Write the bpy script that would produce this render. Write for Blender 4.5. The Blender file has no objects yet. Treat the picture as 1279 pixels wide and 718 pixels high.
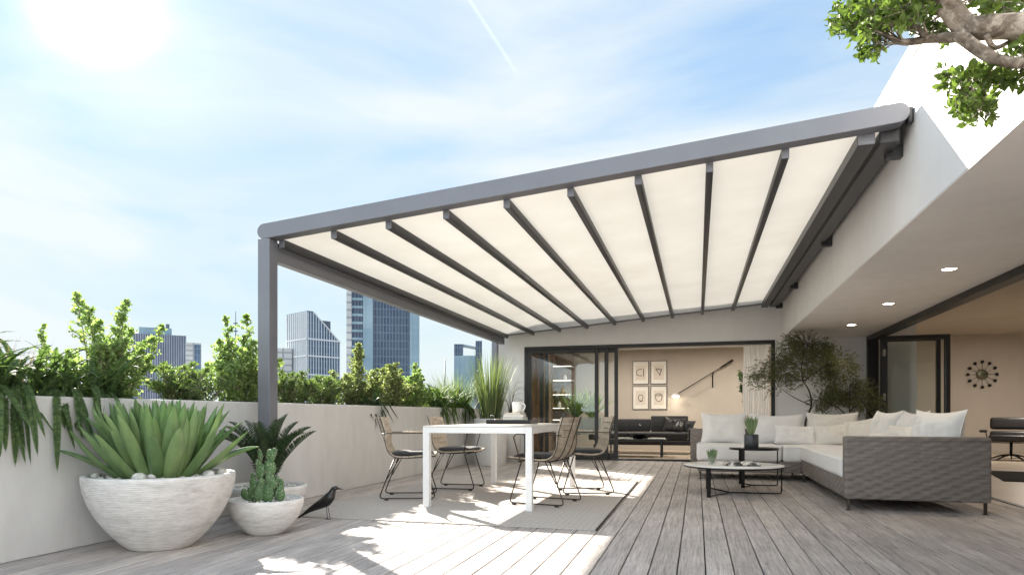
import bpy, bmesh, math, random
from mathutils import Vector, Matrix, Euler, noise

random.seed(7)
PI = math.pi
R = math.radians
scene = bpy.context.scene
COL = scene.collection

# ------------------------------------------------------------------ camera, sky, sun, exposure
YAW = R(15.75)
cam_d = bpy.data.cameras.new('camera')
cam = bpy.data.objects.new('camera', cam_d)
COL.objects.link(cam)
cam.location = (0, 0, 0.85)
cam.rotation_euler = (R(90), 0, YAW)
cam_d.sensor_width = 36.0
cam_d.lens = 23.11
cam_d.shift_y = 0.1243
cam_d.clip_start = 0.05
cam_d.clip_end = 12000
scene.camera = cam

SUN_EL = R(28.2)
SUN_AZ = R(48.3)                       # from +Y towards -X
SUN_DIR = Vector((-math.sin(SUN_AZ) * math.cos(SUN_EL), math.cos(SUN_AZ) * math.cos(SUN_EL), math.sin(SUN_EL)))

world = bpy.data.worlds.new('World')
scene.world = world
world.use_nodes = True
wn, wl = world.node_tree.nodes, world.node_tree.links
wn.clear()
w_out = wn.new('ShaderNodeOutputWorld')
w_bg = wn.new('ShaderNodeBackground')
w_bg.inputs['Strength'].default_value = 0.05
sky = wn.new('ShaderNodeTexSky')
sky.sky_type = 'NISHITA'
sky.sun_disc = False
sky.sun_elevation = SUN_EL
sky.sun_rotation = -SUN_AZ
sky.air_density = 1.0
sky.dust_density = 0.0
sky.ozone_density = 1.0
tc = wn.new('ShaderNodeTexCoord')
# thin high cloud: wispy noise on the direction, stretched along the horizon
mp = wn.new('ShaderNodeMapping')
mp.inputs['Rotation'].default_value = (0, R(-16), R(20))
mp.inputs['Scale'].default_value = (1.0, 1.5, 4.2)
wl.new(tc.outputs['Generated'], mp.inputs['Vector'])
cn = wn.new('ShaderNodeTexNoise')
cn.inputs['Scale'].default_value = 1.7
cn.inputs['Detail'].default_value = 9
cn.inputs['Roughness'].default_value = 0.52
cn.inputs['Distortion'].default_value = 0.5
wl.new(mp.outputs['Vector'], cn.inputs['Vector'])
cr = wn.new('ShaderNodeValToRGB')
cr.color_ramp.elements[0].position = 0.36
cr.color_ramp.elements[0].color = (0.04, 0.04, 0.04, 1)
cr.color_ramp.elements[1].position = 0.66
cr.color_ramp.elements[1].color = (1, 1, 1, 1)
wl.new(cn.outputs['Fac'], cr.inputs['Fac'])
# cloud brightens the sky where it is; brighter towards the sun
dotn = wn.new('ShaderNodeVectorMath'); dotn.operation = 'DOT_PRODUCT'
nrm = wn.new('ShaderNodeVectorMath'); nrm.operation = 'NORMALIZE'
wl.new(tc.outputs['Generated'], nrm.inputs[0])
wl.new(nrm.outputs['Vector'], dotn.inputs[0])
dotn.inputs[1].default_value = SUN_DIR
def wmath(op, a, b=None, clamp=False):
    n = wn.new('ShaderNodeMath'); n.operation = op; n.use_clamp = clamp
    for i, v in enumerate((a, b)):
        if v is None: continue
        if isinstance(v, (int, float)): n.inputs[i].default_value = v
        else: wl.new(v, n.inputs[i])
    return n.outputs[0]
d_cl = wmath('MAXIMUM', dotn.outputs['Value'], 0.0)
glow1 = wmath('MULTIPLY', wmath('POWER', d_cl, 1300.0), 16.0)
glow2 = wmath('MULTIPLY', wmath('POWER', d_cl, 110.0), 0.9)
glow3 = wmath('MULTIPLY', wmath('POWER', d_cl, 8.0), 0.10)
glow = wmath('ADD', wmath('ADD', glow1, glow2), glow3)
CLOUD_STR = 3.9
# clouds behind the camera are brightened, added fill light for the shaded surfaces
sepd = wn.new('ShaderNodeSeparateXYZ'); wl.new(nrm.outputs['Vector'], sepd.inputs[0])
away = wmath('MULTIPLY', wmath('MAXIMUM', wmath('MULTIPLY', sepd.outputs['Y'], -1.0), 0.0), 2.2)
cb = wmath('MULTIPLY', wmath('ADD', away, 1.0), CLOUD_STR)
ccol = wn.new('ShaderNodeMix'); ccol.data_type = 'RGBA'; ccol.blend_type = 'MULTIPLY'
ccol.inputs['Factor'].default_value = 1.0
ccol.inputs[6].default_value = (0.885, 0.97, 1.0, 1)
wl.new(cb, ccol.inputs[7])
cmix = wn.new('ShaderNodeMix'); cmix.data_type = 'RGBA'
# haze thickens the veil towards the horizon
hz = wmath('POWER', wmath('SUBTRACT', 1.0, wmath('ABSOLUTE', sepd.outputs['Z'])), 2.2)
veil = wmath('ADD', wmath('MULTIPLY', cr.outputs['Color'], 0.75), wmath('MULTIPLY', hz, 0.78), True)
wl.new(veil, cmix.inputs['Factor'])
# soft shoulder on the clear sky so the part round the sun does not run away
lum = wn.new('ShaderNodeRGBToBW'); wl.new(sky.outputs['Color'], lum.inputs[0])
shd = wmath('DIVIDE', 2.1, wmath('ADD', wmath('MULTIPLY', lum.outputs[0], 0.58), 1.0))
shm = wn.new('ShaderNodeMix'); shm.data_type = 'RGBA'; shm.blend_type = 'MULTIPLY'; shm.inputs['Factor'].default_value = 1.0
wl.new(sky.outputs['Color'], shm.inputs[6]); wl.new(shd, shm.inputs[7])
tnt = wn.new('ShaderNodeMix'); tnt.data_type = 'RGBA'; tnt.blend_type = 'MULTIPLY'; tnt.inputs['Factor'].default_value = 1.0
wl.new(shm.outputs[2], tnt.inputs[6]); tnt.inputs[7].default_value = (0.92, 1.03, 1.0, 1)
wl.new(tnt.outputs[2], cmix.inputs[6])
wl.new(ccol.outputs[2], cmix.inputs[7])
gmix = wn.new('ShaderNodeMix'); gmix.data_type = 'RGBA'; gmix.blend_type = 'ADD'
gmix.inputs['Factor'].default_value = 1.0
# a faint vapour trail high in the sky
def sky_dir(px, py):
    u, v = (px - 639.5) / 821, (518 - py) / 821; c_, s_ = math.cos(YAW), math.sin(YAW)
    return Vector((u * c_ - s_, u * s_ + c_, v)).normalized()
t0_, t1_ = sky_dir(585, -2), sky_dir(634, 74)
tn_ = t0_.cross(t1_).normalized(); tm_ = (t0_ + t1_).normalized()
def wdot(vec):
    q = wn.new('ShaderNodeVectorMath'); q.operation = 'DOT_PRODUCT'; wl.new(nrm.outputs['Vector'], q.inputs[0]); q.inputs[1].default_value = vec; return q.outputs['Value']
tr_w = wmath('SUBTRACT', 1.0, wmath('DIVIDE', wmath('ABSOLUTE', wdot(tn_)), 0.0035), True)
tr_l = wmath('MULTIPLY', wmath('SUBTRACT', wdot(tm_), 0.9975), 500.0, True)
glow = wmath('ADD', glow, wmath('MULTIPLY', wmath('MULTIPLY', tr_w, tr_l), 0.55))
wl.new(cmix.outputs[2], gmix.inputs[6])
wl.new(glow, gmix.inputs[7])
wl.new(gmix.outputs[2], w_bg.inputs['Color'])
wl.new(w_bg.outputs['Background'], w_out.inputs['Surface'])

sun_d = bpy.data.lights.new('sun', 'SUN')
sun_d.energy = 3.9
sun_d.angle = R(0.7)
sun_d.color = (1.0, 0.93, 0.82)
sun = bpy.data.objects.new('sun', sun_d)
COL.objects.link(sun)
sun.rotation_euler = SUN_DIR.to_track_quat('Z', 'Y').to_euler()

scene.view_settings.view_transform = 'Standard'
scene.view_settings.look = 'None'
scene.view_settings.gamma = 1.0
scene.view_settings.exposure = 2.35
scene.cycles.use_denoising = True
scene.cycles.max_bounces = 8
scene.cycles.transparent_max_bounces = 16
scene.cycles.caustics_reflective = False
scene.cycles.caustics_refractive = False
scene.cycles.sample_clamp_indirect = 8.0

# ------------------------------------------------------------------ material helpers
def mat(name):
    m = bpy.data.materials.new(name); m.use_nodes = True
    n = m.node_tree.nodes
    return m, n, m.node_tree.links, n['Principled BSDF']

def N(n, t, **kw):
    x = n.new(t)
    for k, v in kw.items(): setattr(x, k, v)
    return x

def ramp(n, l, src, stops):
    r = n.new('ShaderNodeValToRGB')
    e = r.color_ramp.elements
    e[0].position, e[0].color = stops[0][0], (*stops[0][1], 1)
    e[1].position, e[1].color = stops[-1][0], (*stops[-1][1], 1)
    for p, c in stops[1:-1]:
        q = e.new(p); q.color = (*c, 1)
    l.new(src, r.inputs['Fac'])
    return r.outputs['Color']

def tex(n, l, scale, detail=5, rough=0.55, stretch=(1, 1, 1), vec=None, dist=0.0):
    m_ = n.new('ShaderNodeMapping'); m_.inputs['Scale'].default_value = stretch
    if vec is None:
        t = n.new('ShaderNodeTexCoord'); vec = t.outputs['Object']
    l.new(vec, m_.inputs['Vector'])
    x = n.new('ShaderNodeTexNoise')
    x.inputs['Scale'].default_value = scale; x.inputs['Detail'].default_value = detail
    x.inputs['Roughness'].default_value = rough; x.inputs['Distortion'].default_value = dist
    l.new(m_.outputs['Vector'], x.inputs['Vector'])
    return x.outputs['Fac']

def mixc(n, l, f, a, b, mode='MIX'):
    x = n.new('ShaderNodeMix'); x.data_type = 'RGBA'; x.blend_type = mode
    for sock, v in ((x.inputs['Factor'], f), (x.inputs[6], a), (x.inputs[7], b)):
        if isinstance(v, (int, float)): sock.default_value = v
        elif isinstance(v, tuple): sock.default_value = (*v, 1)
        else: l.new(v, sock)
    return x.outputs[2]

def bump(n, l, h, b, strength=0.3, dist=0.01):
    x = n.new('ShaderNodeBump'); x.inputs['Strength'].default_value = strength
    x.inputs['Distance'].default_value = dist
    l.new(h, x.inputs['Height']); l.new(x.outputs['Normal'], b.inputs['Normal'])
    return x

def m_plain(name, col, rough=0.5, metal=0.0, var=0.12, scale=8, bs=0.0, bscale=200, spec=None):
    m, n, l, b = mat(name)
    f = tex(n, l, scale, 6)
    dk = tuple(c * (1 - var) for c in col); lt = tuple(min(1, c * (1 + var)) for c in col)
    l.new(ramp(n, l, f, [(0.3, dk), (0.7, lt)]), b.inputs['Base Color'])
    b.inputs['Roughness'].default_value = rough
    b.inputs['Metallic'].default_value = metal
    if spec is not None: b.inputs['Specular IOR Level'].default_value = spec
    if bs > 0: bump(n, l, tex(n, l, bscale, 3), b, bs, 0.003)
    return m

def m_plaster(name, col, stain=(0.8, 0.79, 0.78)):
    m, n, l, b = mat(name)
    f1 = tex(n, l, 0.9, 7, 0.6)
    f2 = tex(n, l, 5, 6, 0.65, (1, 1, 0.35))
    c = ramp(n, l, f1, [(0.32, tuple(c * 0.9 for c in col)), (0.68, col)])
    c2 = ramp(n, l, f2, [(0.35, stain), (0.62, (1, 1, 1))])
    l.new(mixc(n, l, 0.45, c, c2, 'MULTIPLY'), b.inputs['Base Color'])
    b.inputs['Roughness'].default_value = 0.85
    b.inputs['Specular IOR Level'].default_value = 0.25
    bump(n, l, tex(n, l, 60, 5, 0.6), b, 0.25, 0.004)
    return m

def m_leaf(name, dark, light, trans=0.35, rough=0.45, tcol=None):
    m, n, l, b = mat(name)
    g = n.new('ShaderNodeNewGeometry')
    f = g.outputs['Random Per Island']
    c = ramp(n, l, f, [(0.0, dark), (0.55, tuple((a + b_) / 2 for a, b_ in zip(dark, light))), (1.0, light)])
    l.new(c, b.inputs['Base Color'])
    b.inputs['Roughness'].default_value = rough; b.inputs['Specular IOR Level'].default_value = 0.3
    tr = n.new('ShaderNodeBsdfTranslucent')
    tm = mixc(n, l, 1.0, c, tcol or (1.25, 1.35, 0.75), 'MULTIPLY')
    l.new(tm, tr.inputs['Color'])
    mx = n.new('ShaderNodeMixShader'); mx.inputs[0].default_value = trans
    l.new(b.outputs[0], mx.inputs[1]); l.new(tr.outputs[0], mx.inputs[2])
    l.new(mx.outputs[0], n['Material Output'].inputs['Surface'])
    return m

def m_emit(name, col, s):
    m, n, l, b = mat(name)
    b.inputs['Base Color'].default_value = (*col, 1)
    b.inputs['Emission Color'].default_value = (*col, 1)
    b.inputs['Emission Strength'].default_value = s
    return m

def m_glass(name, refl=1.0, tint=(0.93, 0.95, 0.94)):
    m, n, l, b = mat(name)
    tr = n.new('ShaderNodeBsdfTransparent'); tr.inputs[0].default_value = (*tint, 1)
    gl = n.new('ShaderNodeBsdfGlossy'); gl.inputs['Roughness'].default_value = 0.01
    fr = n.new('ShaderNodeFresnel'); fr.inputs['IOR'].default_value = 1.5
    mu = n.new('ShaderNodeMath'); mu.operation = 'MULTIPLY'; mu.use_clamp = True
    l.new(fr.outputs[0], mu.inputs[0]); mu.inputs[1].default_value = refl
    mx = n.new('ShaderNodeMixShader')
    l.new(mu.outputs[0], mx.inputs[0]); l.new(tr.outputs[0], mx.inputs[1]); l.new(gl.outputs[0], mx.inputs[2])
    l.new(mx.outputs[0], n['Material Output'].inputs['Surface'])
    n.remove(b)
    return m

def m_deck():
    m, n, l, b = mat('weathered_deck_wood')
    g = n.new('ShaderNodeNewGeometry'); t = n.new('ShaderNodeTexCoord')
    rnd = g.outputs['Random Per Island']
    cmb = n.new('ShaderNodeCombineXYZ')
    mu = n.new('ShaderNodeMath'); mu.operation = 'MULTIPLY'; l.new(rnd, mu.inputs[0]); mu.inputs[1].default_value = 37.0
    l.new(mu.outputs[0], cmb.inputs['Y']); l.new(mu.outputs[0], cmb.inputs['Z'])
    ad = n.new('ShaderNodeVectorMath'); ad.operation = 'ADD'
    l.new(t.outputs['Object'], ad.inputs[0]); l.new(cmb.outputs[0], ad.inputs[1])
    v = ad.outputs[0]
    grain = tex(n, l, 3.0, 8, 0.65, (26, 0.9, 1), v, 0.6)
    fine = tex(n, l, 9.0, 4, 0.7, (40, 1.5, 1), v)
    blot = tex(n, l, 2.2, 5, 0.6, (1.5, 0.8, 1), v)
    base = ramp(n, l, rnd, [(0.0, (0.44, 0.405, 0.39)), (0.35, (0.51, 0.475, 0.455)), (0.7, (0.48, 0.445, 0.435)), (1.0, (0.57, 0.525, 0.495))])
    gc = ramp(n, l, grain, [(0.3, (0.52, 0.5, 0.48)), (0.5, (0.95, 0.93, 0.9)), (0.72, (1.35, 1.33, 1.3))])
    c = mixc(n, l, 0.9, base, gc, 'MULTIPLY')
    c = mixc(n, l, 0.6, c, ramp(n, l, fine, [(0.35, (0.7, 0.7, 0.7)), (0.65, (1.2, 1.2, 1.2))]), 'MULTIPLY')
    c = mixc(n, l, 0.7, c, ramp(n, l, blot, [(0.3, (0.72, 0.70, 0.71)), (0.5, (0.98, 0.96, 0.96)), (0.72, (1.32, 1.30, 1.29))]), 'MULTIPLY')
    # knots
    vm = n.new('ShaderNodeMapping'); vm.inputs['Scale'].default_value = (9.0, 2.6, 1.0); l.new(v, vm.inputs['Vector'])
    vo = n.new('ShaderNodeTexVoronoi'); vo.inputs['Scale'].default_value = 1.0; l.new(vm.outputs[0], vo.inputs['Vector'])
    kc = ramp(n, l, vo.outputs['Distance'], [(0.0, (0.45, 0.40, 0.36)), (0.05, (0.65, 0.6, 0.56)), (0.10, (1, 1, 1)), (0.2, (1, 1, 1))])
    c = mixc(n, l, 1.0, c, kc, 'MULTIPLY')
    so = n.new('ShaderNodeSeparateXYZ'); l.new(t.outputs['Object'], so.inputs[0])
    def mt(op, a, b_=None):
        q = n.new('ShaderNodeMath'); q.operation = op
        for i_, v_ in enumerate((a, b_)):
            if v_ is None: continue
            if isinstance(v_, (int, float)): q.inputs[i_].default_value = v_
            else: l.new(v_, q.inputs[i_])
        return q.outputs[0]
    xm = mt('FLOORED_MODULO', mt('ADD', so.outputs['X'], 3.853), 0.15)
    dx = mt('SUBTRACT', mt('ABSOLUTE', mt('SUBTRACT', xm, 0.0715)), 0.045)
    dy = mt('SUBTRACT', mt('FLOORED_MODULO', so.outputs['Y'], 0.46), 0.23)
    dd = mt('SQRT', mt('ADD', mt('MULTIPLY', dx, dx), mt('MULTIPLY', dy, dy)))
    c = mixc(n, l, mt('LESS_THAN', dd, 0.0042), c, (0.07, 0.065, 0.06))
    l.new(c, b.inputs['Base Color'])
    l.new(ramp(n, l, grain, [(0.2, (0.75, 0.75, 0.75)), (0.8, (0.5, 0.5, 0.5))]), b.inputs['Roughness'])
    b.inputs['Specular IOR Level'].default_value = 0.35
    bump(n, l, grain, b, 0.35, 0.004)
    return m

def m_rug():
    m, n, l, b = mat('woven_rug')
    t = n.new('ShaderNodeTexCoord')
    mp_ = n.new('ShaderNodeMapping'); mp_.inputs['Rotation'].default_value = (0, 0, R(45)); l.new(t.outputs['Object'], mp_.inputs['Vector'])
    ck = n.new('ShaderNodeTexChecker'); ck.inputs['Scale'].default_value = 30; l.new(mp_.outputs[0], ck.inputs['Vector'])
    ck.inputs['Color1'].default_value = (0.54, 0.50, 0.465, 1); ck.inputs['Color2'].default_value = (0.49, 0.45, 0.42, 1)
    f = tex(n, l, 90, 4, 0.7)
    c = mixc(n, l, 0.8, ck.outputs['Color'], ramp(n, l, f, [(0.3, (0.7, 0.7, 0.7)), (0.7, (1.25, 1.25, 1.25))]), 'MULTIPLY')
    l.new(c, b.inputs['Base Color']); b.inputs['Roughness'].default_value = 0.95
    b.inputs['Specular IOR Level'].default_value = 0.1
    bump(n, l, tex(n, l, 160, 3), b, 0.6, 0.004)
    return m

def m_weave():
    m, n, l, b = mat('woven_rope_strap')
    t = n.new('ShaderNodeTexCoord'); sp = n.new('ShaderNodeSeparateXYZ'); l.new(t.outputs['Object'], sp.inputs[0])
    ad = n.new('ShaderNodeMath'); ad.operation = 'ADD'; l.new(sp.outputs['X'], ad.inputs[0]); l.new(sp.outputs['Y'], ad.inputs[1])
    cb_ = n.new('ShaderNodeCombineXYZ'); l.new(ad.outputs[0], cb_.inputs['X']); l.new(sp.outputs['Z'], cb_.inputs['Y'])
    br = n.new('ShaderNodeTexBrick'); l.new(cb_.outputs[0], br.inputs['Vector'])
    br.inputs['Scale'].default_value = 1.0; br.inputs['Brick Width'].default_value = 0.15; br.inputs['Row Height'].default_value = 0.034
    br.inputs['Mortar Size'].default_value = 0.006; br.inputs['Mortar Smooth'].default_value = 1.0
    br.offset = 0.5
    br.inputs['Color1'].default_value = (0.205, 0.178, 0.160, 1); br.inputs['Color2'].default_value = (0.235, 0.206, 0.186, 1)
    br.inputs['Mortar'].default_value = (0.19, 0.165, 0.148, 1)
    fib = n.new('ShaderNodeTexNoise'); fm = n.new('ShaderNodeMapping'); fm.inputs['Scale'].default_value = (10, 260, 1)
    l.new(cb_.outputs[0], fm.inputs['Vector']); l.new(fm.outputs[0], fib.inputs['Vector']); fib.inputs['Scale'].default_value = 1.0
    c = mixc(n, l, 0.7, br.outputs['Color'], ramp(n, l, fib.outputs['Fac'], [(0.3, (0.7, 0.7, 0.7)), (0.7, (1.3, 1.3, 1.3))]), 'MULTIPLY')
    l.new(c, b.inputs['Base Color']); b.inputs['Roughness'].default_value = 0.8
    # each strap bulges in the middle where it passes over
    wv = n.new('ShaderNodeMath'); wv.operation = 'SINE'
    ml = n.new('ShaderNodeMath'); ml.operation = 'MULTIPLY'; l.new(sp.outputs['Z'], ml.inputs[0]); ml.inputs[1].default_value = 2 * PI / 0.068
    l.new(ml.outputs[0], wv.inputs[0])
    hx = n.new('ShaderNodeMath'); hx.operation = 'MULTIPLY'; l.new(ad.outputs[0], hx.inputs[0]); hx.inputs[1].default_value = 2 * PI / 0.15
    sx = n.new('ShaderNodeMath'); sx.operation = 'SINE'; l.new(hx.outputs[0], sx.inputs[0])
    pr = n.new('ShaderNodeMath'); pr.operation = 'MULTIPLY'; l.new(wv.outputs[0], pr.inputs[0]); l.new(sx.outputs[0], pr.inputs[1])
    sm = n.new('ShaderNodeMath'); sm.operation = 'MULTIPLY_ADD'; l.new(fib.outputs['Fac'], sm.inputs[0]); sm.inputs[1].default_value = 0.25; l.new(pr.outputs[0], sm.inputs[2])
    b1 = bump(n, l, sm.outputs[0], b, 0.6, 0.010)
    return m

def m_stone(name, ridges=True, light=(0.76, 0.74, 0.72), dark=(0.55, 0.53, 0.50)):
    m, n, l, b = mat(name)
    t = n.new('ShaderNodeTexCoord')
    f = tex(n, l, 3.2, 8, 0.65, (1, 1, 3.5))
    f2 = tex(n, l, 14, 6, 0.7, (1, 1, 5))
    c = ramp(n, l, f, [(0.3, dark), (0.5, light), (0.75, tuple(min(1, c * 1.08) for c in light))])
    c = mixc(n, l, 0.55, c, ramp(n, l, f2, [(0.33, (0.66, 0.64, 0.61)), (0.6, (1.06, 1.06, 1.06))]), 'MULTIPLY')
    l.new(c, b.inputs['Base Color']); b.inputs['Roughness'].default_value = 0.8
    sp = n.new('ShaderNodeSeparateXYZ'); l.new(t.outputs['Object'], sp.inputs[0])
    if ridges:
        nz = tex(n, l, 4, 3)
        ma = n.new('ShaderNodeMath'); ma.operation = 'MULTIPLY_ADD'; l.new(sp.outputs['Z'], ma.inputs[0]); ma.inputs[1].default_value = 560.0
        m2 = n.new('ShaderNodeMath'); m2.operation = 'MULTIPLY'; l.new(nz, m2.inputs[0]); m2.inputs[1].default_value = 5.0
        l.new(m2.outputs[0], ma.inputs[2])
        sn = n.new('ShaderNodeMath'); sn.operation = 'SINE'; l.new(ma.outputs[0], sn.inputs[0])
        a2 = n.new('ShaderNodeMath'); a2.operation = 'MULTIPLY_ADD'; l.new(f2, a2.inputs[0]); a2.inputs[1].default_value = 2.0; l.new(sn.outputs[0], a2.inputs[2])
        bump(n, l, a2.outputs[0], b, 0.55, 0.003)
    else:
        bump(n, l, f2, b, 0.4, 0.006)
    return m

def m_cloth(name, col, rough=0.9, weave=420, sheen=0.2):
    m, n, l, b = mat(name)
    f = tex(n, l, 5, 5)
    l.new(ramp(n, l, f, [(0.3, tuple(c * 0.93 for c in col)), (0.7, col)]), b.inputs['Base Color'])
    b.inputs['Roughness'].default_value = rough
    b.inputs['Sheen Weight'].default_value = sheen
    b.inputs['Specular IOR Level'].default_value = 0.2
    bump(n, l, tex(n, l, weave, 3, 0.7), b, 0.25, 0.002)
    return m

def m_awning():
    m, n, l, b = mat('awning_fabric')
    f = tex(n, l, 1.4, 5)
    c = ramp(n, l, f, [(0.3, (0.79, 0.765, 0.71)), (0.7, (0.87, 0.85, 0.80))])
    l.new(c, b.inputs['Base Color']); b.inputs['Roughness'].default_value = 0.7
    b.inputs['Specular IOR Level'].default_value = 0.2
    tr = n.new('ShaderNodeBsdfTranslucent'); l.new(c, tr.inputs['Color'])
    mx = n.new('ShaderNodeMixShader'); mx.inputs[0].default_value = AWN_T
    l.new(b.outputs[0], mx.inputs[1]); l.new(tr.outputs[0], mx.inputs[2])
    l.new(mx.outputs[0], n['Material Output'].inputs['Surface'])
    bump(n, l, tex(n, l, 3, 4, 0.5, (4, 0.4, 1)), b, 0.2, 0.01)
    return m
AWN_T = 0.165

def m_facade(name, glass_a, glass_b, frame, bw, rh, mortar, rough=0.12, axis='XZ'):
    m, n, l, b = mat(name)
    t = n.new('ShaderNodeTexCoord'); sp = n.new('ShaderNodeSeparateXYZ'); l.new(t.outputs['Object'], sp.inputs[0])
    cb_ = n.new('ShaderNodeCombineXYZ')
    if axis == 'XZ': l.new(sp.outputs['X'], cb_.inputs['X'])
    elif axis == 'YZ': l.new(sp.outputs['Y'], cb_.inputs['X'])
    else:
        a_ = n.new('ShaderNodeMath'); l.new(sp.outputs['X'], a_.inputs[0]); l.new(sp.outputs['Y'], a_.inputs[1]); l.new(a_.outputs[0], cb_.inputs['X'])
    l.new(sp.outputs['Z'], cb_.inputs['Y'])
    br = n.new('ShaderNodeTexBrick'); l.new(cb_.outputs[0], br.inputs['Vector'])
    br.inputs['Scale'].default_value = 1; br.inputs['Brick Width'].default_value = bw; br.inputs['Row Height'].default_value = rh
    br.inputs['Mortar Size'].default_value = mortar; br.offset = 0.0
    br.inputs['Color1'].default_value = (*glass_a, 1); br.inputs['Color2'].default_value = (*glass_b, 1); br.inputs['Mortar'].default_value = (*frame, 1)
    f = tex(n, l, 0.05, 4)
    c = mixc(n, l, 0.5, br.outputs['Color'], ramp(n, l, f, [(0.35, (0.6, 0.65, 0.7)), (0.65, (1.3, 1.25, 1.2))]), 'MULTIPLY')
    l.new(c, b.inputs['Base Color'])
    b.inputs['Roughness'].default_value = rough
    b.inputs['Specular IOR Level'].default_value = 0.22
    return m

M = {}
M['deck'] = m_deck()
M['under'] = m_plain('dark_substructure', (0.05, 0.042, 0.036), 0.9)
M['rug'] = m_rug()
M['rug_edge'] = m_plain('rug_binding', (0.03, 0.03, 0.03), 0.9)
M['plaster'] = m_plaster('white_plaster', (0.89, 0.88, 0.87), (0.94, 0.935, 0.93))
M['parapet'] = m_plaster('grey_white_render', (0.72, 0.71, 0.70))
M['soffit'] = m_plaster('soffit_render', (0.86, 0.84, 0.82), (0.92, 0.91, 0.9))
M['beige'] = m_plaster('warm_beige_paint', (0.54, 0.485, 0.42), (0.93, 0.92, 0.9))
M['int_white'] = m_plaster('interior_white', (0.72, 0.68, 0.62), (0.93, 0.92, 0.9))
M['floor_in'] = m_plain('interior_stone_floor', (0.42, 0.35, 0.27), 0.35, var=0.1, scale=2)
M['anth'] = m_plain('anthracite_powder_coat', (0.044, 0.044, 0.048), 0.38, 0.25, 0.06, 3, 0.05, 500)
M['greym'] = m_plain('grey_powder_coat', (0.175, 0.178, 0.20), 0.42, 0.3, 0.05, 3, 0.05, 500)
M['blackf'] = m_plain('black_window_frame', (0.018, 0.017, 0.017), 0.4, 0.2, 0.1)
M['chrome'] = m_plain('brushed_steel', (0.55, 0.53, 0.5), 0.25, 1.0)
M['awning'] = m_awning()
M['glass'] = m_glass('window_glass', 0.55, (0.97, 0.98, 0.975))
M['clear'] = m_glass('drinking_glass', 0.4, (0.985, 0.99, 0.985))
M['weave'] = m_weave()
M['cush'] = m_cloth('off_white_cloth', (0.84, 0.825, 0.81))
M['cushb'] = m_cloth('cream_cloth', (0.77, 0.735, 0.69))
M['blackc'] = m_cloth('black_cushion', (0.03, 0.03, 0.032))
M['sofad'] = m_cloth('charcoal_wool', (0.035, 0.036, 0.038))
M['leather'] = m_plain('black_leather', (0.018, 0.016, 0.015), 0.42, 0, 0.2, 20, 0.2, 90)
M['teak'] = m_plain('weathered_teak', (0.42, 0.35, 0.275), 0.65, 0, 0.3, 25, 0.15, 120)
M['wire'] = m_plain('dark_bronze_wire', (0.06, 0.05, 0.042), 0.4, 0.7)
M['whitem'] = m_plain('white_powder_coat', (0.80, 0.80, 0.80), 0.35, 0.0, 0.02)
M['tabtop'] = m_plain('pale_ceramic_top', (0.62, 0.60, 0.57), 0.3, 0, 0.08, 3)
M['marble'] = m_plain('white_marble', (0.88, 0.87, 0.86), 0.15, 0, 0.12, 5)
M['blackm'] = m_plain('black_steel', (0.014, 0.014, 0.015), 0.35, 0.5)
M['bird'] = m_plain('black_lacquered_wood', (0.012, 0.011, 0.011), 0.28, 0, 0.1)
M['bowl'] = m_stone('ribbed_whitewashed_stone')
M['bowl2'] = m_stone('whitewashed_stone', False)
M['pebble'] = m_plain('white_pebbles', (0.66, 0.64, 0.6), 0.7, 0, 0.3, 30)
M['gravel'] = m_plain('grey_gravel', (0.35, 0.33, 0.31), 0.9, 0, 0.6, 60, 0.8, 60)
M['soil'] = m_plain('dark_soil', (0.03, 0.024, 0.018), 0.95, 0, 0.4, 30, 0.8, 40)
M['bark'] = m_plain('grey_brown_bark', (0.17, 0.135, 0.105), 0.9, 0, 0.45, 28, 0.9, 60)
def m_bark():
    m, n, l, b = mat('mottled_grey_bark')
    f = tex(n, l, 16, 7, 0.65, (1, 1, 1), None, 0.8); f2 = tex(n, l, 60, 4, 0.7)
    c = ramp(n, l, f, [(0.36, (0.09, 0.07, 0.052)), (0.5, (0.21, 0.17, 0.135)), (0.6, (0.42, 0.36, 0.30))])
    l.new(mixc(n, l, 0.6, c, ramp(n, l, f2, [(0.35, (0.6, 0.6, 0.6)), (0.65, (1.2, 1.2, 1.2))]), 'MULTIPLY'), b.inputs['Base Color'])
    b.inputs['Roughness'].default_value = 0.9; bump(n, l, f, b, 0.9, 0.01)
    return m
M['bark'] = m_bark()
M['barkd'] = m_plain('dark_bark', (0.05, 0.038, 0.028), 0.9, 0, 0.4, 30, 0.5, 80)
M['lf_light'] = m_leaf('bright_shrub_leaf', (0.15, 0.23, 0.08), (0.40, 0.50, 0.23), 0.5)
M['lf_mid'] = m_leaf('mid_green_leaf', (0.07, 0.12, 0.04), (0.22, 0.29, 0.11), 0.42)
M['lf_dark'] = m_leaf('dark_green_leaf', (0.02, 0.045, 0.018), (0.06, 0.10, 0.035), 0.25)
M['lf_olive'] = m_leaf('olive_leaf', (0.075, 0.095, 0.04), (0.24, 0.25, 0.12), 0.3)
M['lf_rose'] = m_leaf('yellow_rose_leaf', (0.12, 0.16, 0.06), (0.36, 0.41, 0.19), 0.45, tcol=(1.2, 1.25, 0.8))
M['lf_fern'] = m_leaf('fern_leaf', (0.05, 0.095, 0.035), (0.15, 0.22, 0.085), 0.4, 0.65)
M['lf_grass'] = m_leaf('grass_blade', (0.06, 0.10, 0.04), (0.27, 0.32, 0.15), 0.35)
M['lf_straw'] = m_leaf('straw_grass', (0.16, 0.12, 0.08), (0.34, 0.26, 0.19), 0.3, tcol=(1.4, 1.2, 1))
M['lf_tree'] = m_leaf('overhead_tree_leaf', (0.06, 0.10, 0.022), (0.17, 0.24, 0.06), 0.35, 0.35)
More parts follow.
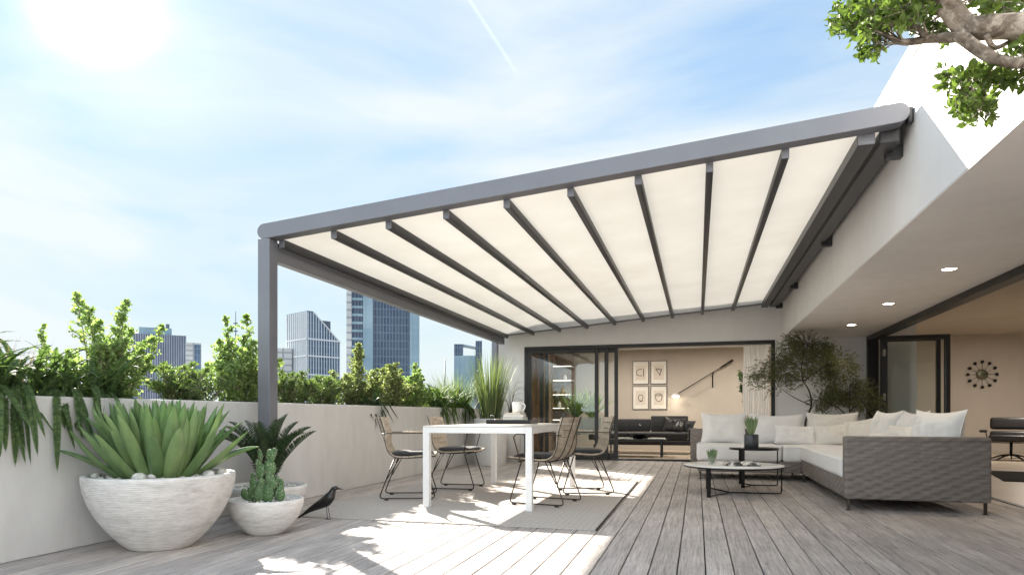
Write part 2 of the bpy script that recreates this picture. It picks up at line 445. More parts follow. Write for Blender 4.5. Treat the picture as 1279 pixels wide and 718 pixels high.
M['lf_succ'] = m_leaf('pale_succulent_leaf', (0.15, 0.24, 0.11), (0.34, 0.42, 0.22), 0.15)
M['lf_fern2'] = m_leaf('bright_fern_leaf', (0.06, 0.11, 0.03), (0.14, 0.21, 0.07), 0.4, 0.6)
M['lf_cycad'] = m_leaf('cycad_leaf', (0.014, 0.03, 0.012), (0.05, 0.085, 0.032), 0.2, 0.35)
def m_agave():
    m, n, l, b = mat('agave_leaf')
    g = n.new('ShaderNodeNewGeometry')
    f = tex(n, l, 6, 5, 0.6, (1, 1, 0.5))
    c = ramp(n, l, f, [(0.3, (0.10, 0.18, 0.075)), (0.7, (0.22, 0.33, 0.14))])
    c = mixc(n, l, 0.8, c, ramp(n, l, g.outputs['Random Per Island'], [(0, (0.6, 0.7, 0.6)), (1, (1.35, 1.25, 1.2))]), 'MULTIPLY')
    l.new(c, b.inputs['Base Color']); b.inputs['Roughness'].default_value = 0.33
    tr = n.new('ShaderNodeBsdfTranslucent'); l.new(mixc(n, l, 1.0, c, (1.8, 2.0, 0.8), 'MULTIPLY'), tr.inputs['Color'])
    mx = n.new('ShaderNodeMixShader'); mx.inputs[0].default_value = 0.15
    l.new(b.outputs[0], mx.inputs[1]); l.new(tr.outputs[0], mx.inputs[2]); l.new(mx.outputs[0], n['Material Output'].inputs['Surface'])
    bump(n, l, tex(n, l, 20, 4), b, 0.15, 0.004)
    return m
M['agave'] = m_agave()
def m_cactus():
    m, n, l, b = mat('prickly_pear_skin')
    vo = n.new('ShaderNodeTexVoronoi'); vo.inputs['Scale'].default_value = 70
    t = n.new('ShaderNodeTexCoord'); l.new(t.outputs['Object'], vo.inputs['Vector'])
    c = ramp(n, l, vo.outputs['Distance'], [(0.0, (0.75, 0.72, 0.6)), (0.16, (0.45, 0.5, 0.33)), (0.26, (0.10, 0.19, 0.075)), (1.0, (0.07, 0.145, 0.055))])
    l.new(c, b.inputs['Base Color']); b.inputs['Roughness'].default_value = 0.55
    return m
M['cactus'] = m_cactus()
M['cspine'] = m_plain('spine_tips', (0.7, 0.62, 0.5), 0.6)
M['pot_grey'] = m_plain('dark_zinc', (0.075, 0.08, 0.09), 0.45, 0.6, 0.3, 14)
M['wood'] = m_plain('walnut_veneer', (0.19, 0.125, 0.075), 0.5, 0, 0.3, 6)
M['paper'] = m_plain('art_paper', (0.82, 0.78, 0.71), 0.9, 0, 0.03)
M['paper2'] = m_plain('art_paper_inner', (0.70, 0.63, 0.54), 0.9, 0, 0.06, 40)
M['ink'] = m_plain('black_ink', (0.02, 0.02, 0.02), 0.8)
M['curtain'] = m_leaf('white_sheer_curtain', (0.86, 0.85, 0.83), (0.86, 0.85, 0.83), 0.45, 0.9, (1, 1, 1))
M['ceramic'] = m_plain('white_ceramic', (0.82, 0.81, 0.79), 0.2, 0, 0.02)
M['bookw'] = m_plain('book_paper', (0.75, 0.73, 0.68), 0.8, 0, 0.05, 40)
M['bookb'] = m_plain('book_cover_tan', (0.42, 0.33, 0.22), 0.6)
M['lamp'] = m_emit('lamp_disc', (1.0, 0.9, 0.72), 6)
M['shelf_lit'] = m_emit('lit_shelf_edge', (1.0, 0.9, 0.74), 0.5)
M['city'] = m_plain('city_ground', (0.16, 0.15, 0.14), 0.9, 0, 0.4, 0.02)
M['rugd'] = m_plain('dark_rug', (0.014, 0.013, 0.012), 0.95, spec=0.1)

# ------------------------------------------------------------------ mesh helpers
class MB:
    def __init__(s): s.v = []; s.f = []; s.sm = []
    def add(s, vs, fs, smooth=False):
        o = len(s.v); s.v += [tuple(v) for v in vs]
        for f in fs: s.f.append(tuple(i + o for i in f)); s.sm.append(smooth)
    def box(s, lo, hi, M_=None):
        x0, y0, z0 = lo; x1, y1, z1 = hi
        vs = [Vector(p) for p in ((x0,y0,z0),(x1,y0,z0),(x1,y1,z0),(x0,y1,z0),(x0,y0,z1),(x1,y0,z1),(x1,y1,z1),(x0,y1,z1))]
        if M_ is not None: vs = [M_ @ v for v in vs]
        s.add(vs, [(0,3,2,1),(4,5,6,7),(0,1,5,4),(1,2,6,5),(2,3,7,6),(3,0,4,7)])
    def rbox(s, lo, hi, r=0.02, seg=3, M_=None, wob=0.0, sub=0):
        bm = bmesh.new(); bmesh.ops.create_cube(bm, size=1)
        c = [(a + b) / 2 for a, b in zip(lo, hi)]; d = [b - a for a, b in zip(lo, hi)]
        for v in bm.verts: v.co = Vector((c[i] + v.co[i] * d[i] for i in range(3)))
        if sub: bmesh.ops.subdivide_edges(bm, edges=bm.edges[:], cuts=sub, use_grid_fill=True)
        if sub:
            es = [e for e in bm.edges if len(e.link_faces) == 2 and e.link_faces[0].normal.dot(e.link_faces[1].normal) < 0.5] if False else None
            bm.normal_update()
            es = [e for e in bm.edges if len(e.link_faces) == 2 and e.link_faces[0].normal.dot(e.link_faces[1].normal) < 0.5]
        else: es = bm.edges[:]
        bmesh.ops.bevel(bm, geom=es, offset=r, segments=seg, affect='EDGES', profile=0.5)
        if wob:
            for v in bm.verts:
                nz = noise.noise_vector(v.co * 2.3 + Vector((lo[0] * 3, 1, 2))); v.co += nz * wob
        bm.verts.index_update()
        vs = [v.co.copy() for v in bm.verts]
        if M_ is not None: vs = [M_ @ v for v in vs]
        s.add(vs, [tuple(v.index for v in f.verts) for f in bm.faces], True)
        bm.free()
    def tube(s, pts, r, n=8, closed=False, caps=True):
        pts = [Vector(p) for p in pts]; k = len(pts)
        rs = r if isinstance(r, (list, tuple)) else [r] * k
        o = len(s.v); up = None
        for i, p in enumerate(pts):
            if closed: t = pts[(i + 1) % k] - pts[i - 1]
            else: t = pts[min(i + 1, k - 1)] - pts[max(i - 1, 0)]
            t.normalize()
            if up is None: up = Vector((0, 0, 1)) if abs(t.z) < 0.9 else Vector((1, 0, 0))
            a = t.cross(up)
            if a.length < 1e-4: a = t.orthogonal()
            a.normalize(); b = a.cross(t).normalized(); up = b
            for j in range(n):
                an = 2 * PI * j / n
                s.v.append(tuple(p + (a * math.cos(an) + b * math.sin(an)) * rs[i]))
        rng = range(k) if closed else range(k - 1)
        for i in rng:
            for j in range(n):
                a0 = o + i * n + j; a1 = o + i * n + (j + 1) % n
                i2 = (i + 1) % k
                b0 = o + i2 * n + j; b1 = o + i2 * n + (j + 1) % n
                s.f.append((a0, b0, b1, a1)); s.sm.append(True)
        if caps and not closed:
            s.f.append(tuple(o + j for j in range(n))); s.sm.append(False)
            s.f.append(tuple(o + (k - 1) * n + j for j in reversed(range(n)))); s.sm.append(False)
    def lathe(s, prof, c=(0, 0, 0), n=48, smooth=True, jit=0):
        o = len(s.v); k = len(prof)
        for i, (r, z) in enumerate(prof):
            for j in range(n):
                a = 2 * PI * j / n
                s.v.append((c[0] + r * math.cos(a), c[1] + r * math.sin(a), c[2] + z))
        for i in range(k - 1):
            for j in range(n):
                j2 = (j + 1) % n
                s.f.append((o + i * n + j, o + i * n + j2, o + (i + 1) * n + j2, o + (i + 1) * n + j)); s.sm.append(smooth)
    def disc(s, c, r, n=48, up=True):
        o = len(s.v)
        for j in range(n):
            a = 2 * PI * j / n; s.v.append((c[0] + r * math.cos(a), c[1] + r * math.sin(a), c[2]))
        f = tuple(range(o, o + n)); s.f.append(f if up else tuple(reversed(f))); s.sm.append(False)
    def grid(s, rows, smooth=True):
        o = len(s.v); w = len(rows[0])
        for r in rows: s.v += [tuple(p) for p in r]
        for i in range(len(rows) - 1):
            for j in range(w - 1):
                s.f.append((o + i * w + j, o + i * w + j + 1, o + (i + 1) * w + j + 1, o + (i + 1) * w + j)); s.sm.append(smooth)
    def leaf(s, p, d, side, L, W, fold=0.25, bend=0.15):
        """one leaf: 6 vertices, folded on its midrib, pointed at both ends"""
        nrm_ = side.cross(d).normalized()
        q = nrm_ * W * fold; h = side * W * .46
        m1 = p + d * L * 0.28 + nrm_ * L * bend * .8; m2 = p + d * L * 0.66 + nrm_ * L * bend * .9; t = p + d * L
        s.add([p, m1 + h * .95 + q, m2 + h * .9 + q, t, m2 - h * .9 + q, m1 - h * .95 + q, m1, m2], [(0, 6, 1), (1, 6, 7, 2), (2, 7, 3), (0, 5, 6), (5, 4, 7, 6), (4, 3, 7)], False)
    def ellipsoid(s, c, r, rot=None, n=14, m_=9):
        rows = []
        Rm = rot or Matrix.Identity(3)
        for i in range(m_ + 1):
            ph = PI * i / m_
            rows.append([Vector(c) + Rm @ Vector((r[0] * math.sin(ph) * math.cos(2 * PI * j / n), r[1] * math.sin(ph) * math.sin(2 * PI * j / n), r[2] * math.cos(ph))) for j in range(n + 1)])
        s.grid(rows)
    def build(s, name, m, parent=None, loc=None, bevel=0.0, bseg=2):
        me = bpy.data.meshes.new(name)
        me.from_pydata(s.v, [], s.f)
        me.polygons.foreach_set('use_smooth', s.sm)
        me.materials.append(m); me.update()
        o = bpy.data.objects.new(name, me); COL.objects.link(o)
        if loc is not None: o.location = loc
        if parent is not None: o.parent = parent
        if bevel > 0:
            b = o.modifiers.new('bevel', 'BEVEL'); b.width = bevel; b.segments = bseg; b.limit_method = 'ANGLE'
        return o

def tag(o, label=None, cat=None, group=None, kind=None):
    if label: o['label'] = label
    if cat: o['category'] = cat
    if group: o['group'] = group
    if kind: o['kind'] = kind
    return o
def thing(name, label, cat, loc=(0, 0, 0), rz=0, group=None):
    o = bpy.data.objects.new(name, None); COL.objects.link(o)
    o.empty_display_size = 0.1
    o.location = loc; o.rotation_euler = (0, 0, rz)
    return tag(o, label, cat, group)
def copy_tree(o, parent=None):
    c = o.copy(); COL.objects.link(c)
    if parent is not None: c.parent = parent
    for ch in list(o.children):
        if ch is not c: copy_tree(ch, c)
    return c
def at(px, py, d):
    """photo pixel and distance along the view -> world point (used once, to measure the place)"""
    u = (px - 639.5) / 821 * d; c, s = math.cos(YAW), math.sin(YAW)
    return Vector((u * c - d * s, u * s + d * c, 0.85 + (518 - py) / 821 * d))
def U(a, b): return random.uniform(a, b)
def rvec():
    while True:
        v = Vector((U(-1, 1), U(-1, 1), U(-1, 1)))
        if 0.05 < v.length < 1: return v.normalized()

# ================================================================== SETTING
g = MB(); g.box((-4000, -4000, -31), (4000, 4000, -30)); tag(g.build('ground', M['city']), kind='structure')

def deck():
    m = MB(); x = -3.853; W = 0.15; k = 0
    rnd = random.Random(3)
    while x < 2.86:
        y = -3.0; first = True
        while y < 12.4:
            L = 16.0
            first = False
            y1 = min(y + L, 12.4)
            x1 = min(x + W - 0.007, 2.87)
            zt = rnd.uniform(-0.0012, 0.0)
            e = 0.003
            a, b, c, d = x, x1, y + 0.0015, y1 - 0.0015
            vs = [(a,c,-.028),(b,c,-.028),(b,d,-.028),(a,d,-.028),(a,c,zt-e),(b,c,zt-e),(b,d,zt-e),(a,d,zt-e),(a+e,c+e,zt),(b-e,c+e,zt),(b-e,d-e,zt),(a+e,d-e,zt)]
            fs = [(0,1,5,4),(1,2,6,5),(2,3,7,6),(3,0,4,7),(4,5,9,8),(5,6,10,9),(6,7,11,10),(7,4,8,11),(8,9,10,11)]
            m.add(vs, fs); y = y1
        x += W; k += 1
    tag(m.build('deck', M['deck']), kind='structure')
    u = MB(); u.box((-4.7, -3.2, -0.4), (9.2, 18.2, -0.045)); tag(u.build('deck_substructure', M['under']), kind='structure')
deck()
fl = MB(); fl.box((2.876, -3, -0.04), (9, 12.4, 0.002)); fl.box((3.53, 12.4, -0.04), (9, 17.5, 0.002)); fl.box((-3.8, 12.62, -0.04), (3.42, 16.4, 0.002))
tag(fl.build('interior_floor', M['floor_in']), kind='structure')

# the house
house = thing('house', 'white rendered house wrapping the terrace with dark framed sliding doors and deep soffit', 'house')
w = MB()
w.box((-3.80, 12.4, 0), (-3.245, 12.6, 3.2))
w.box((-3.245, 12.4, 2.17), (1.315, 12.6, 3.2))
w.box((1.315, 12.4, 0), (3.525, 12.6, 2.85))
w.build('facade_wall', M['plaster'], house)
w = MB(); w.box((1.41, -3, 2.186), (1.61, 12.399, 3.28)); w.build('fascia_wall', M['plaster'], house)
w = MB(); w.box((1.385, -3, 3.28), (1.64, 12.6, 3.36)); w.build('coping', M['plaster'], house, bevel=0.006)
w = MB(); w.box((1.413, -2.999, 2.177), (2.799, 12.397, 2.1845)); w.box((1.613, -3, 2.186), (2.80, 12.398, 2.32)); w.build('soffit', M['soffit'], house)
w = MB(); w.box((2.80, -3, 2.183), (3.0, 12.398, 2.85)); w.build('header_wall', M['int_white'], house)
w = MB(); w.box((1.61, -3, 2.86), (9.2, 17.7, 3.0)); w.box((-3.9, 12.6, 2.45), (3.42, 17.7, 2.6)); w.build('roof', M['plaster'], house)
w = MB(); w.box((3.0, -3, 2.69), (9.0, 17.5, 2.8)); w.build('ceiling', M['beige'], house)
w = MB()
w.box((3.525, 17.5, 0), (9.2, 17.7, 2.85)); w.box((9.0, -3, 0), (9.2, 17.5, 2.85)); w.box((2.82, -3.2, 0), (9.2, -3.0, 2.85)); w.box((3.43, 12.601, 0), (3.525, 17.7, 2.85))
w.box((-3.8, 16.4, 0), (3.43, 16.6, 2.45)); w.box((-3.95, 12.601, 0), (-3.8, 16.6, 2.45))
w.build('interior_wall', M['beige'], house)
w = MB(); w.box((2.82, -2.999, 0), (2.95, 1.0, 2.18)); w.build('side_wall', M['plaster'], house)
# head track of the folding doors
w = MB(); w.box((2.765, 1.0, 2.10), (2.90, 12.30, 2.181)); w.box((2.765, 12.30, 0), (2.93, 12.397, 2.181)); w.build('folding_door_track', M['blackf'], house)
w = MB(); w.box((2.872, 1.0, 0.0), (2.93, 12.30, 0.006)); w.build('threshold', M['blackf'], house)

def leaf_door(p0, p1, z1, name, parent, fr=0.05, th=0.05, handle=False):
    """framed glass leaf standing between two floor points"""
    a = Vector((*p0, 0.03)); b = Vector((*p1, 0.03)); d = (b - a); L = d.length; ang = math.atan2(d.y, d.x)
    Mx = Matrix.Translation(a) @ Matrix.Rotation(ang, 4, 'Z'); H = z1 - 0.03
    e = bpy.data.objects.new(name, None); COL.objects.link(e); e.parent = parent
    f = MB()
    f.box((0, -th / 2, 0), (fr, th / 2, H), Mx); f.box((L - fr, -th / 2, 0), (L, th / 2, H), Mx)
    f.box((fr, -th / 2, 0), (L - fr, th / 2, fr * 1.4), Mx); f.box((fr, -th / 2, H - fr), (L - fr, th / 2, H), Mx)
    f.build('door_frame', M['blackf'], e, bevel=0.003)
    gl = MB(); gl.box((fr, -0.004, fr * 1.4), (L - fr, 0.004, H - fr), Mx); gl.build('pane', M['glass'], e)
    if handle:
        for zz in (0.35, 1.05, 1.75):
            h = MB(); h.box((-0.004, -th / 2 - 0.012, zz), (0.03, -th / 2, zz + 0.11), Mx); h.build('hinge', M['chrome'], e)
    return e
for i, (yy, x1) in enumerate(((11.66, 3.76), (11.82, 3.80), (11.98, 3.74))):
    leaf_door((2.84 + 0.02 * i, yy), (x1, yy - 0.04 + 0.02 * i), 2.10, 'folding_door', house, 0.06, 0.055, True)
# back opening frame and sliding leaves
w = MB()
w.box((-3.245, 12.385, 0.0), (-3.175, 12.50, 2.17)); w.box((1.255, 12.385, 0.0), (1.315, 12.50, 2.17))
w.box((-3.175, 12.385, 2.105), (1.255, 12.50, 2.17)); w.box((-3.175, 12.385, 0.0), (1.255, 12.50, 0.035))
w.build('door_surround', M['blackf'], house, bevel=0.003)
leaf_door((-3.17, 12.40), (-1.80, 12.40), 2.10, 'sliding_door', house, 0.07, 0.035)
leaf_door((-2.95, 12.445), (-1.62, 12.445), 2.10, 'sliding_door', house, 0.07, 0.035)
leaf_door((-2.85, 12.485), (-1.44, 12.485), 2.10, 'sliding_door', house, 0.07, 0.03)

# planter wall on the left
pw = thing('planter_wall', 'long low rendered parapet with a planting trough along the left edge of the terrace', 'parapet wall')
w = MB(); w.box((-3.96, -3, 0), (-3.825, 12.18, 0.965)); w.box((-4.75, -3, -3), (-4.62, 12.18, 0.965)); w.box((-4.75, 12.18, -3), (-3.80, 12.38, 0.965)); w.box((-4.75, -3.15, -3), (-3.825, -3.0, 0.965))
w.build('wall', M['parapet'], pw, bevel=0.008)
w = MB(); w.box((-4.62, -3, 0.5), (-3.96, 12.18, 0.90)); w.build('soil', M['soil'], pw)

# ================================================================== PERGOLA AWNING
perg = thing('awning_pergola', 'grey framed terrace awning with taut cream fabric roof over the dining area', 'pergola')
def zf(x): return 2.455 + (x + 3.65) / 4.99 * 0.423      # centre line of the sloping guide rail
PW = 0.0575
w = MB(); w.box((-3.71, 4.94, 0), (-3.59, 5.06, 2.392)); w.build('post', M['greym'], perg, bevel=0.006)
w = MB(); w.box((-3.73, 4.92, 0), (-3.57, 5.08, 0.012)); w.build('base_plate', M['greym'], perg, bevel=0.003)
w = MB(); w.box((-3.86, 12.22, 0.97), (-3.75, 12.33, 2.38)); w.build('post', M['greym'], perg, bevel=0.006)
def rail(y, mname='greym'):
    a = Vector((-3.65, y, zf(-3.65))); b = Vector((1.30, y, zf(1.30)))
    d = (b - a); L = d.length; ang = math.atan2(d.z, d.x); h = 0.066; W = 0.06
    out = []
    for i in range(13): t = PI / 2 + PI * i / 12; out.append((math.cos(t) * h, math.sin(t) * h))
    for i in range(13): t = -PI / 2 + PI * i / 12; out.append((L + math.cos(t) * h, math.sin(t) * h))
    c, s = math.cos(ang), math.sin(ang)
    m = MB(); k = len(out)
    P = [(a.x + x * c - z * s, a.z + x * s + z * c) for x, z in out]
    vs = [(x, y - W, z) for x, z in P] + [(x, y + W, z) for x, z in P]
    m.add(vs, [tuple(range(k)), tuple(reversed(range(k, 2 * k)))] + [((i + 1) % k, i, i + k, (i + 1) % k + k) for i in range(k)])
    return m.build('guide_rail', M[mname], perg, bevel=0.004)
rail(5.0)
rail(12.31)
# gutter along the parapet side
w = MB(); w.box((-3.69, 5.062, 2.215), (-3.60, 12.24, 2.345)); w.build('gutter_beam', M['greym'], perg, bevel=0.006)
w = MB(); w.box((-3.675, 5.064, 2.345), (-3.625, 12.24, 2.39)); w.build('gutter', M['anth'], perg, bevel=0.004)
rx = [-3.55 + 0.5195 * k for k in range(9)] 
for i, x in enumerate(rx):
    z = zf(x) - 0.07
    w = MB(); w.rbox((x - 0.026, 5.066, z - 0.062), (x + 0.026, 12.245, z + 0.010), 0.006, 2)
    pr = w.build('cross_profile', M['anth'], perg)
    e = MB(); e.box((x - 0.026, 5.056, z - 0.063), (x + 0.026, 5.0655, z + 0.009)); e.build('end_cap', M['greym'], pr, bevel=0.002)
x = 1.13; z = zf(x) - 0.055
w = MB(); w.box((x - 0.055, 5.07, z - 0.085), (x + 0.055, 12.245, z + 0.01)); pr = w.build('cross_profile', M['anth'], perg, bevel=0.006)
e = MB(); e.box((x - 0.054, 5.06, z - 0.08), (x + 0.054, 5.0695, z + 0.009)); e.build('end_cap', M['greym'], pr, bevel=0.003)
w = MB(); w.box((1.372, 5.01, zf(1.3) - 0.05), (1.408, 5.074, zf(1.3) + 0.06)); w.box((1.215, 5.075, zf(1.3) - 0.15), (1.345, 12.24, zf(1.3) + 0.05)); w.box((1.15, 5.075, zf(1.3) + 0.052), (1.408, 12.24, zf(1.3) + 0.08)); w.build('wall_box', M['anth'], perg, bevel=0.01)  # box, plus top cover and rail-end block added to block a sunlight gap
for yy in (5.25, 7.8, 10.3, 12.1):
    w = MB(); w.box((1.30, yy, zf(1.3) - 0.19), (1.409, yy + 0.07, zf(1.3) - 0.10)); w.build('wall_bracket', M['anth'], perg, bevel=0.006)
def fabric():
    m = MB(); xs = []
    edges = [-3.62] + rx + [1.13, 1.25]
    rows = []
    pts = []
    for a, b in zip(edges[:-1], edges[1:]):
        n = 10
        for i in range(n): pts.append((a + (b - a) * i / n, math.sin(PI * i / n) * (0.012 if b - a > 0.3 else 0.0)))
    pts.append((edges[-1], 0))
    ny = 24
    for j in range(ny + 1):
        y = 5.03 + (12.25 - 5.03) * j / ny
        rows.append([(x, y, zf(x) - 0.056 - s * (0.6 + 0.4 * math.sin(j * 0.9 + x * 3)) * min(1, j / 2, (ny - j) / 2)) for x, s in pts])
    m.grid(rows)
    return m.build('fabric', M['awning'], perg)
fabric()

# recessed lamps in the soffit
dl0 = None
DL = [(2.21, 6.85, 'recessed round downlight in the soffit, nearest of the three to the viewer'),
      (2.20, 8.79, 'recessed round downlight in the soffit, between the nearest and the farthest one'),
      (2.19, 10.7, 'recessed round downlight in the soffit, farthest one, above the small trees')]
for i, (x, y, lab) in enumerate(DL):
    if dl0 is None:
        dl0 = thing('downlight', lab, 'ceiling lamp', (x, y, 2.18), 0, 'downlights in the soffit')
        w = MB(); w.lathe([(0.075, 0.002), (0.078, -0.004), (0.062, -0.006), (0.058, 0.0)], n=32); w.build('trim_ring', M['whitem'], dl0)
        w = MB(); w.disc((0, 0, -0.003), 0.058, 32, False); w.build('lamp_disc', M['lamp'], dl0)
    else:
        c = copy_tree(dl0); c.location = (x, y, 2.18); c['label'] = lab
    ld = bpy.data.lights.new('downlight_lamp', 'SPOT'); ld.energy = 5; ld.spot_size = R(110); ld.spot_blend = 0.8; ld.color = (1, 0.83, 0.62); ld.shadow_soft_size = 0.05
    lo = bpy.data.objects.new('downlight_lamp', ld); COL.objects.link(lo); lo.location = (x, y, 2.16)

# room lamps (round ceiling fixtures inside the two rooms)
def ceiling_lamp(x, y, z, power, lab):
    t = thing('ceiling_lamp', lab, 'ceiling lamp', (x, y, z), 0)
    w = MB(); w.lathe([(0.0, -0.001), (0.2, -0.001), (0.2, -0.05), (0.18, -0.05)], n=32); w.build('lamp_housing', M['whitem'], t)
    w = MB(); w.disc((0, 0, -0.045), 0.18, 32, False); w.build('diffuser', M['lamp'], t)
    ld = bpy.data.lights.new('room_lamp', 'AREA'); ld.shape = 'DISK'; ld.size = 0.36; ld.energy = power * 0.17; ld.color = (1, 0.92, 0.83)
    lo = bpy.data.objects.new('room_lamp', ld); COL.objects.link(lo); lo.location = (x, y, z - 0.07)
ceiling_lamp(-1.6, 14.6, 2.45, 66, 'round flush lamp on the ceiling of the dark sofa room, left one')
ceiling_lamp(0.9, 14.6, 2.45, 66, 'round flush lamp on the ceiling of the dark sofa room, right one')
ceiling_lamp(6.4, 8.5, 2.69, 95, 'round flush lamp on the ceiling of the clock room, nearer one')
ceiling_lamp(6.2, 14.2, 2.69, 115, 'round flush lamp on the ceiling of the clock room, farther one')

# ================================================================== RUG AND DINING GROUP
rug = thing('rug', 'flat woven grey outdoor rug with dark bound edge under the dining table', 'rug', (-1.985, 6.62, 0.002), R(0.3))
w = MB(); w.box((-1.26, -1.82, 0), (1.255, 1.82, 0.007)); w.build('rug_field', M['rug'], rug)
w = MB(); w.box((1.2555, -1.822, 0), (1.268, 1.822, 0.010)); w.build('binding', M['rug_edge'], rug)

dt = thing('dining_table', 'white framed rectangular dining table standing on the rug', 'table', (-1.905, 6.63, 0.009))
TX, TY, TH = 0.515, 1.06, 0.742
LW = 0.06
w = MB(); w.box((-TX + 0.001, -TY + 0.001, TH - 0.012), (TX - 0.001, TY - 0.001, TH)); w.build('tabletop', M['tabtop'], dt, bevel=0.002)
w = MB()
for sx in (-1, 1): w.box((min(sx * TX, sx * (TX - 0.03)), -TY + LW, TH - 0.065), (max(sx * TX, sx * (TX - 0.03)), TY - LW, TH - 0.0125))
for sy in (-1, 1): w.box((-TX + LW, min(sy * TY, sy * (TY - 0.03)), TH - 0.065), (TX - LW, max(sy * TY, sy * (TY - 0.03)), TH - 0.0125))
w.build('apron', M['whitem'], dt, bevel=0.002)
for sx in (-1, 1):
    for sy in (-1, 1):
        w = MB(); x0, x1 = sorted((sx * TX, sx * (TX - LW))); y0, y1 = sorted((sy * TY, sy * (TY - LW)))
        w.box((x0, y0, 0), (x1, y1, TH - 0.0125)); w.build('leg', M['whitem'], dt, bevel=0.003)

def arc(cx, cz, r, a0, a1, n): return [(cx + r * math.cos(R(a0 + (a1 - a0) * i / n)), cz + r * math.sin(R(a0 + (a1 - a0) * i / n))) for i in range(n + 1)]
def smooth_path(P, n=6):
    P = [Vector(p) for p in P]; out = []
    for i in range(len(P) - 1):
        p0 = P[max(i - 1, 0)]; p1 = P[i]; p2 = P[i + 1]; p3 = P[min(i + 2, len(P) - 1)]
        for k in range(n):
            t = k / n
            out.append(0.5 * ((2 * p1) + (-p0 + p2) * t + (2 * p0 - 5 * p1 + 4 * p2 - p3) * t * t + (-p0 + 3 * p1 - 3 * p2 + p3) * t ** 3))
    out.append(P[-1]); return out
def rounded(P, r=0.03, n=4):
    P = [Vector(p) for p in P]; out = [P[0]]
    for i in range(1, len(P) - 1):
        a = (P[i - 1] - P[i]); b = (P[i + 1] - P[i]); rr = min(r, a.length / 2.1, b.length / 2.1)
        p0 = P[i] + a.normalized() * rr; p1 = P[i] + b.normalized() * rr
        for k in range(n + 1):
            t = k / n; out.append((1 - t) ** 2 * p0 + 2 * t * (1 - t) * P[i] + t * t * p1)
    out.append(P[-1]); return out

